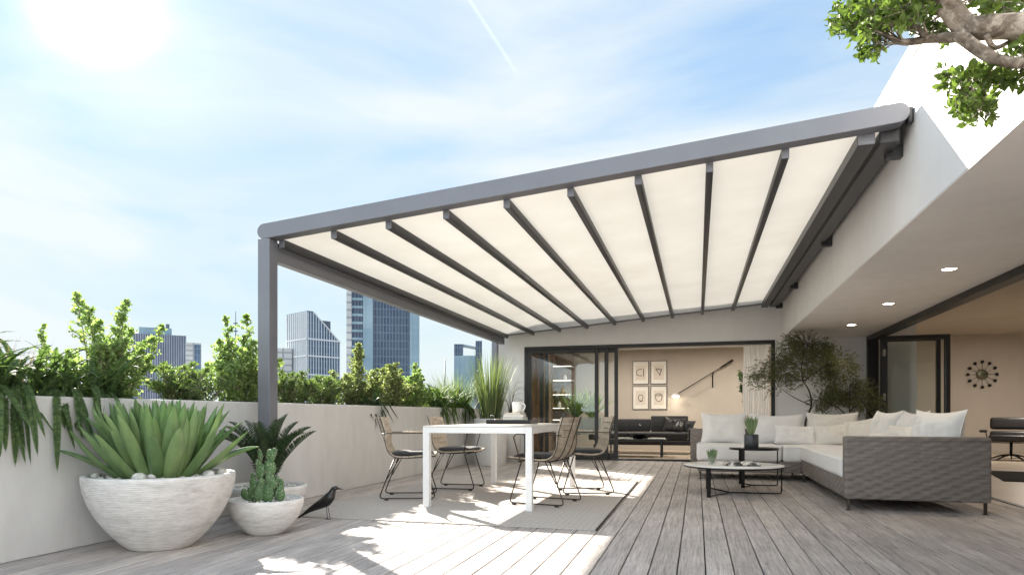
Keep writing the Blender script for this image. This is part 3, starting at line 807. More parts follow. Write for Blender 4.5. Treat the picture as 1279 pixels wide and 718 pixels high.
def make_chair(label, loc, rz, grp):
    t = thing('dining_chair', label, 'chair', loc, rz, grp)
    prof = smooth_path([(0.265, 0, 0.425), (0.12, 0, 0.415), (-0.05, 0, 0.405), (-0.155, 0, 0.425), (-0.215, 0, 0.50), (-0.255, 0, 0.62), (-0.295, 0, 0.74), (-0.32, 0, 0.82)], 10)
    # walk the profile by arc length
    acc = [0.0]
    for a, b in zip(prof[:-1], prof[1:]): acc.append(acc[-1] + (b - a).length)
    def P(s):
        s = max(0, min(acc[-1], s))
        for i in range(len(acc) - 1):
            if acc[i + 1] >= s:
                k = (s - acc[i]) / (acc[i + 1] - acc[i]); d = (prof[i + 1] - prof[i]).normalized()
                return prof[i].lerp(prof[i + 1], k), d
        return prof[-1], (prof[-1] - prof[-2]).normalized()
    m = MB(); pitch = 0.0655; ns = int(acc[-1] / pitch); th = 0.007
    for k in range(ns):
        s0 = k * pitch + 0.003; s1 = (k + 1) * pitch - 0.004
        top = []; bot = []
        for s in (s0, (s0 + s1) / 2, s1):
            p, d = P(s); nn = Vector((-d.z, 0, d.x)); nn = nn if (nn.z > 0 or nn.x > 0) else -nn
            nn = Vector((d.z, 0, -d.x)) if False else Vector((-d.z, 0, d.x)) * (-1 if Vector((-d.z, 0, d.x)).z < -0.2 else 1)
            f = max(0.0, min(1.0, (p.z - 0.42) / 0.25))
            rt, rb = [], []
            for j in range(9):
                v = -1 + 2 * j / 8; half = 0.255 - 0.012 * f
                wrap = (0.055 * f + 0.014 * (1 - f)) * abs(v) ** 2.4
                off = Vector((wrap * f, 0, wrap * (1 - f)))
                q = p + off + Vector((0, v * half, 0))
                inward = Vector((0.6 if f > 0.5 else 0.1, 0, 1 - f)).normalized()
                rt.append(q + inward * th); rb.append(q - inward * th)
            top.append(rt); bot.append(rb)
        m.grid(top, False); m.grid([list(reversed(r)) for r in bot], False)
        for a, b in ((top[0], bot[0]), (bot[-1], top[-1])): m.grid([a, b], False)
        for j in (0, -1): m.grid([[r[j] for r in top], [r[j] for r in bot]], False)
    m.build('slatted_shell', M['teak'], t)
    # wire frame behind the slats
    m = MB()
    for v in (-1.0, -0.34, 0.34, 1.0):
        pts = []
        for i in range(26):
            p, d = P(acc[-1] * i / 25); f = max(0.0, min(1.0, (p.z - 0.42) / 0.25)); half = 0.255 - 0.012 * f
            wrap = (0.055 * f + 0.014 * (1 - f)) * abs(v) ** 2.4
            pts.append(p + Vector((wrap * f - 0.013 * f, v * half, wrap * (1 - f) - 0.013 * (1 - f))))
        m.tube(pts, 0.0045, 6)
    for sx, sz in ((0.17, 0.398), (-0.13, 0.40)): m.tube([(sx, -0.25, sz), (sx, 0.25, sz)], 0.006, 6)
    m.build('wire_frame', M['wire'], t)
    for sy in (-1, 1):
        y = sy * 0.235
        m = MB()
        m.tube(rounded([(0.15, y * 0.93, 0.398), (0.27, y, 0.010), (-0.285, y, 0.010), (-0.135, y * 0.93, 0.40)], 0.045), 0.0065, 8)
        m.tube([(-0.09, y * 0.93, 0.40), (-0.205, y, 0.20)], 0.005, 6)
        for fx in (0.20, -0.23): m.tube([(fx, y, 0.0), (fx + 0.04, y, 0.0)], 0.009, 6)
        m.build('leg', M['wire'], t)
        ar = MB()
        yo = sy * 0.29
        ar.tube(rounded([(-0.262, sy * 0.245, 0.645), (-0.22, yo, 0.650), (0.17, yo, 0.655), (0.20, yo, 0.63), (0.15, sy * 0.25, 0.405)], 0.04), 0.0055, 6)
        a = ar.build('armrest', M['wire'], t)
        pd = MB(); pd.rbox((-0.05, yo - 0.017, 0.660), (0.165, yo + 0.017, 0.674), 0.005, 2); pd.build('arm_pad', M['teak'], a)
    m = MB()
    n = 18; rows_t = []
    for i in range(n + 1):
        u = -1 + 2 * i / n; row = []
        for j in range(n + 1):
            v = -1 + 2 * j / n
            e = (1 - abs(u) ** 6) * (1 - abs(v) ** 6)
            row.append((0.03 + u * 0.21, v * 0.225, 0.437 + 0.034 * max(0, e) ** 0.35 + 0.003 * noise.noise(Vector((u * 3, v * 3, 1)))))
        rows_t.append(row)
    m.grid(rows_t); m.build('seat_cushion', M['blackc'], t)
    return t
CG = 'slatted wire chairs around the dining table'
ZC = 0.018
ch1 = make_chair('slatted teak chair with black pad left of the table, facing it, nearer the plant pots', (-2.83, 6.19, ZC), R(20), CG)
def put_chair(lab, loc, rz):
    c = copy_tree(ch1); c.location = loc; c.rotation_euler = (0, 0, rz); c['label'] = lab; return c
put_chair('slatted teak chair at the far left of the table, half hidden behind the table frame', (-2.66, 7.11, ZC), R(4))
put_chair('slatted teak chair at the near right of the table, its back towards the sofa', (-1.40, 6.14, ZC), R(170))
put_chair('slatted teak chair at the far right of the table, its back sunlit', (-1.19, 7.10, ZC), R(200))

# on the table
TT = 0.009 + 0.742 + 0.001
tray = thing('tray', 'black rectangular serving tray on the dining table', 'tray', (-1.98, 7.03, TT))
w = MB(); w.box((-0.25, -0.17, 0), (0.25, 0.17, 0.008)); w.build('tray_base', M['blackm'], tray, bevel=0.002)
w = MB()
w.box((-0.25, -0.17, 0.0085), (0.25, -0.16, 0.045)); w.box((-0.25, 0.16, 0.0085), (0.25, 0.17, 0.045)); w.box((-0.25, -0.16, 0.0085), (-0.24, 0.16, 0.045)); w.box((0.24, -0.16, 0.0085), (0.25, 0.16, 0.045))
w.build('tray_rim', M['blackm'], tray, bevel=0.002)
zz = TT + 0.0095
books = [(0.25, 0.18, 0.036, 4, 'bookw', 'thick white book at the bottom of the stack on the tray'), (0.235, 0.17, 0.030, -6, 'bookw', 'white book second from the bottom of the stack on the tray'),
         (0.225, 0.165, 0.026, 5, 'bookw', 'pale book just under the tan one in the stack on the tray'), (0.19, 0.15, 0.020, -9, 'bookb', 'thin tan book on top of the stack, right under the mug')]
for bw, bd, bh, rot, mm, lab in books:
    b = thing('book', lab, 'book', (-1.945, 7.03, zz), R(rot), 'books stacked on the tray')
    w = MB(); w.box((-bw / 2 + 0.004, -bd / 2 + 0.004, 0.003), (bw / 2 - 0.004, bd / 2 - 0.001, bh - 0.003)); w.build('pages', M['bookw'], b)
    w = MB(); w.box((-bw / 2, -bd / 2, 0), (bw / 2, bd / 2, 0.003)); w.box((-bw / 2, -bd / 2, bh - 0.003), (bw / 2, bd / 2, bh)); w.box((-bw / 2, -bd / 2, 0.003), (-bw / 2 + 0.004, bd / 2, bh - 0.003)); w.build('cover', M[mm], b, bevel=0.001)
    zz += bh + 0.0005
mug = thing('mug', 'white ceramic mug with handle standing on the stack of books', 'mug', (-1.925, 7.03, zz))
w = MB(); w.lathe([(0, 0.001), (0.046, 0.0), (0.049, 0.004), (0.052, 0.118), (0.049, 0.12), (0.045, 0.116), (0.044, 0.012), (0, 0.01)], n=40); w.build('cup', M['ceramic'], mug)
w = MB(); w.tube(smooth_path([(0.049, 0, 0.100), (0.078, 0, 0.098), (0.092, 0, 0.065), (0.074, 0, 0.030), (0.048, 0, 0.022)], 6), 0.0065, 8); w.build('handle', M['ceramic'], mug)
lan = thing('candle_holder', 'small black wire cube candle holder at the left end of the tray', 'candle holder', (-2.14, 6.96, TT + 0.0095))
w = MB(); a = 0.052
cs = [(-a, -a), (a, -a), (a, a), (-a, a)]
for (x0, y0), (x1, y1) in zip(cs, cs[1:] + cs[:1]):
    w.tube([(x0, y0, 0.004), (x1, y1, 0.004)], 0.0035, 6); w.tube([(x0, y0, 0.085), (x1, y1, 0.085)], 0.0035, 6); w.tube([(x0, y0, 0.004), (x0, y0, 0.085)], 0.0035, 6)
w.build('wire_cube', M['blackm'], lan)
w = MB(); w.lathe([(0, 0.001), (0.024, 0.001), (0.03, 0.02), (0.028, 0.042), (0.02, 0.044), (0, 0.044)], n=20); w.build('candle', M['bookb'], lan)

# ================================================================== SOFA
sofa = thing('corner_sofa', 'large L-shaped outdoor sofa with woven taupe shell and off-white seat pads', 'sofa', (1.27, 6.45, 0))
def woven(name, lo, hi, r=0.03):
    o = (1.27, 6.45, 0)
    m = MB(); m.rbox([a - b for a, b in zip(lo, o)], [a - b for a, b in zip(hi, o)], r, 3)
    return m.build(name, M['weave'], sofa)
woven('arm', (1.27, 6.45, 0.10), (2.40, 6.585, 0.66), 0.022)
m = MB(); m.tube([(0.02, 0.002, 0.625), (1.11, 0.002, 0.625)], 0.006, 6); m.build('top_seam', M['weave'], sofa)
woven('backrest', (2.275, 6.587, 0.10), (2.40, 10.16, 0.65), 0.022)
woven('backrest', (-0.10, 10.03, 0.10), (2.273, 10.16, 0.65), 0.022)
woven('base', (1.275, 6.587, 0.10), (2.273, 9.10, 0.285), 0.02)
woven('base', (0.0, 9.105, 0.10), (2.273, 10.028, 0.25), 0.02)
def seat_pad(lo, hi):
    o = (1.27, 6.45, 0)
    m = MB(); m.rbox([a - b for a, b in zip(lo, o)], [a - b for a, b in zip(hi, o)], 0.045, 5)
    x0, y0, _ = [a - b for a, b in zip(lo, o)]; x1, y1, z1 = [a - b for a, b in zip(hi, o)]; z1 -= 0.022; e = 0.004; c = 0.03
    for zq in (z1, z1 - 0.10):
        m.tube([(x0 + c, y0 - 0 + e, zq), (x1 - c, y0 + e, zq), (x1 - e, y0 + c, zq), (x1 - e, y1 - c, zq), (x1 - c, y1 - e, zq), (x0 + c, y1 - e, zq), (x0 + e, y1 - c, zq), (x0 + e, y0 + c, zq)], 0.0055, 6, True)
    return m.build('seat_pad', M['cush'], sofa)
seat_pad((1.255, 6.60, 0.272), (2.27, 9.09, 0.455))
seat_pad((-0.01, 9.085, 0.24), (1.05, 10.02, 0.455))
seat_pad((1.058, 9.095, 0.24), (2.27, 10.02, 0.452))
for x, y in ((1.30, 6.48), (2.36, 6.48), (1.30, 9.02), (0.04, 9.15), (0.04, 10.08), (2.36, 10.08), (1.30, 10.08), (2.36, 8.4)):
    m = MB(); x -= 1.27; y -= 6.45
    m.box((x - 0.011, y - 0.011, 0), (x + 0.011, y + 0.011, 0.12)); m.box((x - 0.022, y - 0.018, 0), (x + 0.022, y + 0.018, 0.006)); m.build('leg', M['wire'], sofa)

def pillow(name, lab, w_, h, t, loc, rot, m_='cush', seed=0, grp=None):
    m = MB(); n = 22
    def side(sgn):
        rows = []
        for i in range(n + 1):
            u = -1 + 2 * i / n; row = []
            for j in range(n + 1):
                v = -1 + 2 * j / n
                e = max(0.0, (1 - abs(u) ** 2.6) * (1 - abs(v) ** 2.6)) ** 0.6
                x = w_ / 2 * u * (1 - 0.10 * (1 - v * v) * abs(u) ** 2); z = h / 2 * v * (1 - 0.10 * (1 - u * u) * abs(v) ** 2)
                sag = -0.03 * h * (1 - u * u) * (v > 0) * v
                wr = 0.035 * noise.noise(Vector((u * 2.6 + seed * 7, v * 1.1 + seed, sgn))) + 0.03 * abs(noise.noise(Vector((u * 4.5 + seed, v * 4.5, seed * 3 + sgn))))
                row.append((x, sgn * (t / 2 * e) + (wr * e), z + sag + h / 2))
            rows.append(row)
        return rows
    a = side(-1); b = side(1)
    m.grid(a); m.grid([list(reversed(r)) for r in b])
    # piped seam
    rim = [a[i][0] for i in range(n + 1)] + [a[n][j] for j in range(1, n + 1)] + [a[i][n] for i in range(n - 1, -1, -1)] + [a[0][j] for j in range(n - 1, 0, -1)]
    o = m.build(name, M[m_]); tag(o, lab, 'cushion', grp)
    s = MB(); s.tube(rim, 0.0045, 6, True); s.build('piping', M[m_], o)
    o.location = loc; o.rotation_euler = [R(a_) for a_ in rot]
    return o
PG = 'loose cushions on the outdoor sofa'
pillow('cushion', 'large off-white back cushion at the left end of the sofa', 0.63, 0.45, 0.20, (0.36, 9.80, 0.448), (-14, 0, 0), 'cush', 1, PG)
pillow('cushion', 'large off-white back cushion behind the small lumbar cushion and the potted succulent', 0.70, 0.43, 0.20, (1.07, 9.83, 0.448), (-15, 0, 2), 'cush', 2, PG)
pillow('cushion', 'large cream back cushion in front of the small trees', 0.66, 0.45, 0.20, (1.78, 9.83, 0.448), (-13, 0, -2), 'cushb', 3, PG)
pillow('cushion', 'small rectangular white lumbar cushion lying against two big back cushions', 0.56, 0.29, 0.15, (1.28, 9.58, 0.450), (-24, 4, 6), 'cush', 4, PG)
pillow('cushion', 'small cream cushion leaning in front of the cream back cushion', 0.46, 0.30, 0.14, (1.74, 9.56, 0.450), (-22, -5, -8), 'cushb', 5, PG)
pillow('cushion', 'cream cushion tilted in the inner corner of the sofa', 0.48, 0.38, 0.15, (2.06, 9.45, 0.450), (-20, -10, -38), 'cushb', 6, PG)
pillow('cushion', 'large white back cushion on the long side of the sofa, farthest of the row', 0.62, 0.47, 0.22, (2.08, 8.70, 0.448), (-15, 0, -78), 'cush', 7, PG)
pillow('cushion', 'large white back cushion on the long side of the sofa, middle of the row', 0.62, 0.46, 0.22, (2.08, 7.72, 0.448), (-15, 0, -84), 'cush', 8, PG)
pillow('cushion', 'small cream cushion leaning between the two nearest large white cushions', 0.50, 0.34, 0.16, (1.88, 7.28, 0.450), (-28, 0, -62), 'cushb', 9, PG)
pillow('cushion', 'large white back cushion on the long side of the sofa, nearest to the woven arm', 0.60, 0.46, 0.24, (2.09, 6.92, 0.448), (-12, 0, -66), 'cush', 10, PG)
pillow('cushion', 'small white cushion lying flat behind the woven arm', 0.50, 0.30, 0.15, (1.80, 7.95, 0.450), (-48, 0, -70), 'cush', 11, PG)

# round coffee tables
def round_table(label, loc, r, h, rz, top_m, cat='coffee table', name='coffee_table'):
    t = thing(name, label, cat, loc, rz)
    m = MB(); m.lathe([(0, h - 0.010), (r - 0.004, h - 0.010), (r, h - 0.006), (r, h - 0.002), (r - 0.003, h), (0, h)], n=72); m.build('tabletop', M[top_m], t)
    m = MB(); m.lathe([(r - 0.03, h - 0.024), (r + 0.002, h - 0.024), (r + 0.002, h - 0.011), (r - 0.03, h - 0.011), (r - 0.03, h - 0.024)], n=72); m.build('rim', M['blackm'], t)
    q = r * 0.955
    P3 = [Vector((q * math.cos(R(a)), q * math.sin(R(a)), 0)) for a in (-6, 111, 229)]
    hub = Vector((-q * 0.05, 0, 0.012))
    for k, p in enumerate(P3):
        m = MB()
        if k == 0:
            m.tube(rounded([hub, p + Vector((0, 0, 0.012)), p + Vector((0, 0, h - 0.02))], 0.03), 0.0075, 8)
        else:
            m.tube(rounded([hub, p + Vector((0, 0, 0.012)), p + Vector((0, 0, 0.05))], 0.02), 0.0075, 8)
            d = p.normalized(); Mx = Matrix.Translation(p) @ Matrix.Rotation(math.atan2(d.y, d.x), 4, 'Z')
            m.box((-0.007, -0.02, 0.0), (0.007, 0.02, h - 0.02), Mx)
        m.build('leg', M['blackm'], t)
    return t
round_table('low round coffee table with white marble top and black steel legs', (0.37, 7.50, 0), 0.52, 0.315, R(10), 'marble')
round_table('small black round side table between the marble table and the sofa', (0.65, 8.36, 0), 0.28, 0.46, R(10), 'blackm', 'side table', 'side_table')

def succulent(parent, c, n, L, spread, m_, wid=0.03):
    m = MB()
    for k in range(n):
        az = 2.399 * k; tilt = spread * math.sqrt((k + 0.5) / n); d = Vector((math.cos(az) * math.sin(tilt), math.sin(az) * math.sin(tilt), math.cos(tilt)))
        side = d.cross(Vector((0, 0, 1))).normalized() if abs(d.z) < 0.999 else Vector((1, 0, 0)); nn = side.cross(d)
        l_ = L * U(0.75, 1.05); rows = []
        base = Vector(c) + Vector((d.x, d.y, 0)) * 0.02
        for i in range(8):
            s = i / 7; w_ = wid * (0.6 + 0.9 * s) * (1 - s ** 2.2) + 0.0008
            p = base + d * l_ * s + Vector((0, 0, 1)) * l_ * 0.12 * s * s
            rows.append([p - side * w_, p - nn * w_ * 0.55, p + side * w_, p + nn * w_ * 0.25, p - side * w_])
        m.grid(rows)
    return m.build('leaves', M[m_], parent)
pp = thing('potted_succulent', 'upright green succulent in a dark zinc pot on the black side table', 'potted plant', (0.62, 8.33, 0.461))
w = MB(); w.lathe([(0, 0.001), (0.078, 0.0), (0.082, 0.004), (0.082, 0.155), (0.078, 0.158), (0.074, 0.155), (0.074, 0.135), (0, 0.135)], n=40); w.build('pot', M['pot_grey'], pp)
succulent(pp, (0, 0, 0.135), 40, 0.235, 0.42, 'lf_succ', 0.019)
gp = thing('glass_vase', 'small clear glass with a pale green succulent on the marble table', 'glass', (0.155, 7.44, 0.316))
w = MB(); w.lathe([(0, 0.003), (0.034, 0.0), (0.038, 0.006), (0.044, 0.10), (0.041, 0.10), (0.035, 0.009), (0, 0.007)], n=32); w.build('tumbler', M['clear'], gp)
succulent(gp, (0, 0, 0.012), 26, 0.15, 0.45, 'lf_succ', 0.014)
mg = thing('magazine', 'open magazine with curled black and white pages lying on the marble table', 'magazine', (0.45, 7.36, 0.316), R(12))
m = MB(); rows = []
for i in range(25):
    u = i / 24; x = -0.17 + 0.34 * u; z = 0.006 + 0.036 * abs(math.sin(PI * u * 2)) ** 0.7 + 0.004 * math.sin(u * 23)
    rows.append([(x, -0.11 + 0.22 * j / 6, z + 0.003 * math.sin(j + u * 9)) for j in range(7)])
m.grid(rows); m.grid([[(p[0], p[1], 0.001) for p in reversed(r)] for r in rows]); 
for j in (0, 6): m.grid([[r[j] for r in rows], [(r[j][0], r[j][1], 0.001) for r in rows]])
mm_, n_, l_, b_ = mat('printed_pages')
fz = tex(n_, l_, 9, 3, 0.6, (1, 1.6, 1)); l_.new(ramp(n_, l_, fz, [(0.44, (0.04, 0.04, 0.04)), (0.50, (0.30, 0.28, 0.26)), (0.54, (0.72, 0.7, 0.66))]), b_.inputs['Base Color']); b_.inputs['Roughness'].default_value = 0.5
m.build('pages', mm_, mg)

# ================================================================== POTS, AGAVE, CYCAD, CACTUS, BIRD
def bowl_profile(rt, rb, h, lip=0.04, e=0.55):
    pr = [(0, 0.0), (rb - 0.01, 0.0), (rb, 0.008)]
    for i in range(1, 15):
        s = i / 14; pr.append((rb + (rt - rb) * math.sin(s * PI / 2) ** 0.85, 0.008 + (h - 0.02) * s))
    pr += [(rt - 0.004, h - 0.003), (rt - lip * 0.5, h), (rt - lip, h - 0.004), (rt - lip - 0.01, h - 0.06)]
    return pr
def pebbles(m, r, z, n, s0, s1, rng):
    for k in range(n):
        a = rng.uniform(0, 2 * PI); q = r * math.sqrt(rng.uniform(0, 1)); s = rng.uniform(s0, s1)
        rot = Euler((rng.uniform(-.5, .5), rng.uniform(-.5, .5), rng.uniform(0, 6))).to_matrix()
        m.ellipsoid((q * math.cos(a), q * math.sin(a), z + s * 0.2), (s, s * rng.uniform(.6, .9), s * rng.uniform(.4, .7)), rot, 7, 5)
rng = random.Random(11)
b1 = thing('bowl_planter', 'largest wide whitewashed ribbed bowl with a big green agave against the parapet', 'planter', (-3.35, 3.49, 0))
w = MB(); w.lathe(bowl_profile(0.445, 0.195, 0.475), n=96); w.build('bowl', M['bowl'], b1)
w = MB(); w.disc((0, 0, 0.435), 0.408, 48); tag(w.build('gravel', M['gravel'], b1), kind='stuff')
w = MB(); pebbles(w, 0.385, 0.445, 240, 0.012, 0.028, rng); pebbles(w, 0.38, 0.455, 16, 0.035, 0.05, rng); tag(w.build('pebbles', M['pebble'], b1), kind='stuff')
def agave(loc):
    t = thing('agave_plant', 'big spiky agave with many broad sword-shaped green leaves in the largest bowl', 'plant', loc)
    m = MB(); n = 118; rg = random.Random(5)
    for k in range(n):
        f = k / n
        az = 2.399 * k + rg.uniform(-.12, .12)
        tilt = (R(2) + R(33) * f if f < 0.88 else R(rg.uniform(40, 52))) + rg.uniform(-.06, .06)
        L = rg.uniform(0.44, 0.53) * (0.95 + 0.12 * f)
        L *= 0.80 if f > 0.86 else 1.0
        wd = rg.uniform(0.037, 0.050) * (0.75 + 0.35 * f)
        r0 = 0.03 + 0.20 * f
        hd = Vector((math.cos(az), math.sin(az), 0)); side = Vector((-math.sin(az), math.cos(az), 0))
        rows = []; p = Vector((0, 0, 0.0)) + hd * r0
        seg = 14; tl = tilt * 1.12 + 0.02; cur = -rg.uniform(0.10, 0.42) / seg * (0.5 + f)
        tw = rg.uniform(-.25, .25)
        if rg.random() < 0.12: cur = -cur * 0.7
        for i in range(seg + 1):
            s = i / seg
            d = hd * math.sin(tl) + Vector((0, 0, 1)) * math.cos(tl)
            nn = -hd * math.cos(tl) + Vector((0, 0, 1)) * math.sin(tl)
            sd = (side + nn * tw * s).normalized()
            w_ = wd * (0.78 + 0.55 * s - 0.1 * s * s) * (1 - s ** 2.6) ** 0.8 + 0.0008
            cup = w_ * 0.55; th = 0.010 * (1 - s * 0.75)
            row = []
            for q in (-1, -0.55, 0, 0.55, 1): row.append(p + sd * w_ * q + nn * (cup * q * q))
            for q in (1, 0.55, 0, -0.55, -1): row.append(p + sd * w_ * q * 0.97 + nn * (cup * q * q - th * (1.25 - abs(q))))
            row.append(row[0]); rows.append(row)
            p = p + d * (L / seg); tl += cur
        m.grid(rows)
    m.build('leaves', M['agave'], t)
agave((-3.35, 3.49, 0.445))

b2 = thing('bowl_planter', 'middle-sized whitewashed bowl with the dark cycad, half hidden behind the cactus bowl', 'planter', (-3.36, 4.60, 0))
w = MB(); w.lathe(bowl_profile(0.31, 0.14, 0.285, 0.03), n=72); w.build('bowl', M['bowl2'], b2)
w = MB(); w.disc((0, 0, 0.255), 0.285, 40); tag(w.build('gravel', M['gravel'], b2), kind='stuff')
w = MB(); pebbles(w, 0.27, 0.26, 170, 0.009, 0.02, rng); tag(w.build('pebbles', M['pebble'], b2), kind='stuff')
def frond(m, p, hd, tilt, L, droop, pin_len, n=34, start=0.08, vee=0.5, pw=0.010, tubes=None, early=False, sag=0.0):
    """one feather leaf with paired leaflets; returns its midrib"""
    seg = 24; pts = [Vector(p)]; tl = tilt; dirs = []
    for i in range(seg):
        d = (hd * math.sin(tl) + Vector((0, 0, 1)) * math.cos(tl)).normalized(); dirs.append(d)
        pts.append(pts[-1] + d * L / seg); tl = min(tl + (droop * 3.0 / seg * max(0.0, 1 - i / seg * 2.2) ** 0.6 if early else droop / seg * (0.3 + 1.4 * i / seg)), R(179))
    dirs.append(dirs[-1]); side = Vector((-hd.y, hd.x, 0)).normalized()
    for k in range(n):
        s = start + (1 - start) * k / n; x = s * seg; i = int(x); f = x - i
        q = pts[i].lerp(pts[min(i + 1, seg)], f); d = dirs[i]; nn = side.cross(d).normalized()
        if nn.z < 0 and abs(d.z) < 0.95: nn = -nn
        l_ = pin_len * (math.sin(PI * min(1, (s * 0.88 + 0.14))) ** 0.6)
        for sg in (-1, 1):
            dd = (side * sg + d * 0.45 + nn * vee + rvec() * 0.08).normalized()
            sd = (d - dd * d.dot(dd)).normalized()
            e = q + dd * l_ - Vector((0, 0, sag * l_))
            m.add([q - sd * pw * .5, q + sd * pw * .5, q.lerp(e, .6) + sd * pw * .5 + nn * l_ * 0.06, e, q.lerp(e, .6) - sd * pw * .5 + nn * l_ * 0.06], [(0, 1, 2, 4), (4, 2, 3)])
    if tubes is not None: tubes.tube(pts[::2], [0.0045 * (1 - 0.8 * i / 12) for i in range(13)], 5)
    return pts
cy = thing('cycad_plant', 'dark stiff feathery cycad palm in front of the awning post', 'plant', (-3.36, 4.60, 0.262))
m = MB(); tb = MB(); rg = random.Random(9)
for k in range(17):
    az = 2.399 * k + rg.uniform(-.15, .15); hd = Vector((math.cos(az), math.sin(az), 0))
    tl = R(5 + 27 * (k / 17) ** 0.9)
    frond(m, hd * 0.03 + Vector((0, 0, 0.06)), hd, tl, rg.uniform(0.54, 0.64), rg.uniform(0.5, 1.2), 0.09, 62, 0.10, 0.95, 0.0062, tb)
m.build('fronds', M['lf_cycad'], cy); tb.build('midribs', M['lf_cycad'], cy)
w = MB(); w.lathe([(0.0, 0.11), (0.045, 0.09), (0.065, 0.03), (0.06, -0.01)], n=14); w.build('trunk', M['barkd'], cy)

b3 = thing('bowl_planter', 'smallest whitewashed bowl holding the cactus, next to the black bird', 'planter', (-3.0, 4.09, 0))
w = MB(); w.lathe(bowl_profile(0.262, 0.132, 0.25, 0.025), n=72); w.build('bowl', M['bowl2'], b3)
w = MB(); w.disc((0, 0, 0.225), 0.24, 40); tag(w.build('gravel', M['gravel'], b3), kind='stuff')
w = MB(); pebbles(w, 0.225, 0.23, 150, 0.008, 0.018, rng); tag(w.build('pebbles', M['pebble'], b3), kind='stuff')
ca = thing('cactus', 'small prickly pear cactus with stacked green pads in the smallest bowl', 'plant', (-3.0, 4.09, 0.225))
m = MB(); sp = MB(); rg = random.Random(4)
pads = [(-.10,-.02,.045,.036,.05,0), (-.055,.02,.075,.032,.085,-8), (-.075,-.03,.12,.03,.05,-14), (-.02,-.03,.085,.036,.095,4), (.0,.03,.10,.034,.10,0), (.04,-.04,.06,.045,.07,6), (.055,.02,.11,.036,.08,10), (.035,-.01,.165,.03,.06,-6), (.10,.0,.07,.028,.06,16), (.105,.01,.135,.02,.035,12),
        (-.03,-.01,.215,.034,.055,22), (-.055,.0,.265,.024,.04,-10), (-.045,.0,.335,.02,.045,-6), (.03,.0,.245,.040,.06,-8), (.035,.0,.33,.038,.052,4), (.06,.0,.36,.022,.03,20), (-.13,.01,.06,.02,.04,-10)]
pads += [(-.14, -.03, .05, .03, .045, -16), (.13, -.03, .05, .03, .045, 18), (-.01, -.06, .05, .04, .055, 3), (.075, -.04, .13, .028, .04, 14), (-.095, .0, .17, .022, .035, -20)]
for x, y, z, rx_, rz_, rot in pads:
    x *= 1.12
    Rm = Euler((R(rg.uniform(-10, 10)), R(rot), R(rg.uniform(-25, 25)) + YAW)).to_matrix()
    m.ellipsoid((x, y, z), (rx_, rx_ * 0.42, rz_), Rm, 16, 12)
    for i in range(26):
        v = rvec(); p = Vector((x, y, z)) + Rm @ Vector((rx_ * v.x, rx_ * .42 * v.y, rz_ * v.z))
        for j in range(2):
            q = p + (Rm @ v + rvec() * 0.5).normalized() * 0.011
            sp.add([p, p + rvec() * 0.0028, q], [(0, 1, 2)])
m.build('pads', M['cactus'], ca); sp.build('spines', M['cspine'], ca)

bd = thing('bird_figurine', 'black wooden bird ornament on thin wire legs on the deck beside the cactus bowl', 'ornament', (-2.93, 4.77, 0), R(12))
m = MB()
spine = [(-0.235, 0.005, 0.004), (-0.19, 0.035, 0.010), (-0.13, 0.075, 0.021), (-0.06, 0.112, 0.036), (0.0, 0.145, 0.046), (0.035, 0.182, 0.043), (0.052, 0.215, 0.030), (0.062, 0.238, 0.023), (0.075, 0.250, 0.022), (0.090, 0.251, 0.018), (0.100, 0.249, 0.009), (0.125, 0.246, 0.0045), (0.150, 0.243, 0.0012)]
pth = smooth_path([(x, 0, z) for x, z, r in spine], 4); rr = []
for i in range(len(spine) - 1):
    for k in range(4): rr.append(spine[i][2] + (spine[i + 1][2] - spine[i][2]) * k / 4)
rr.append(spine[-1][2])
m.tube(pth, rr, 20); m.build('body', M['bird'], bd)
for sy in (-1, 1):
    w = MB(); w.tube([(0.01, sy * 0.018, 0.105), (0.025, sy * 0.030, 0.0)], 0.0026, 6); w.tube([(0.005, sy * 0.032, 0.002), (0.05, sy * 0.029, 0.002)], 0.0026, 6); w.build('leg', M['blackm'], bd)

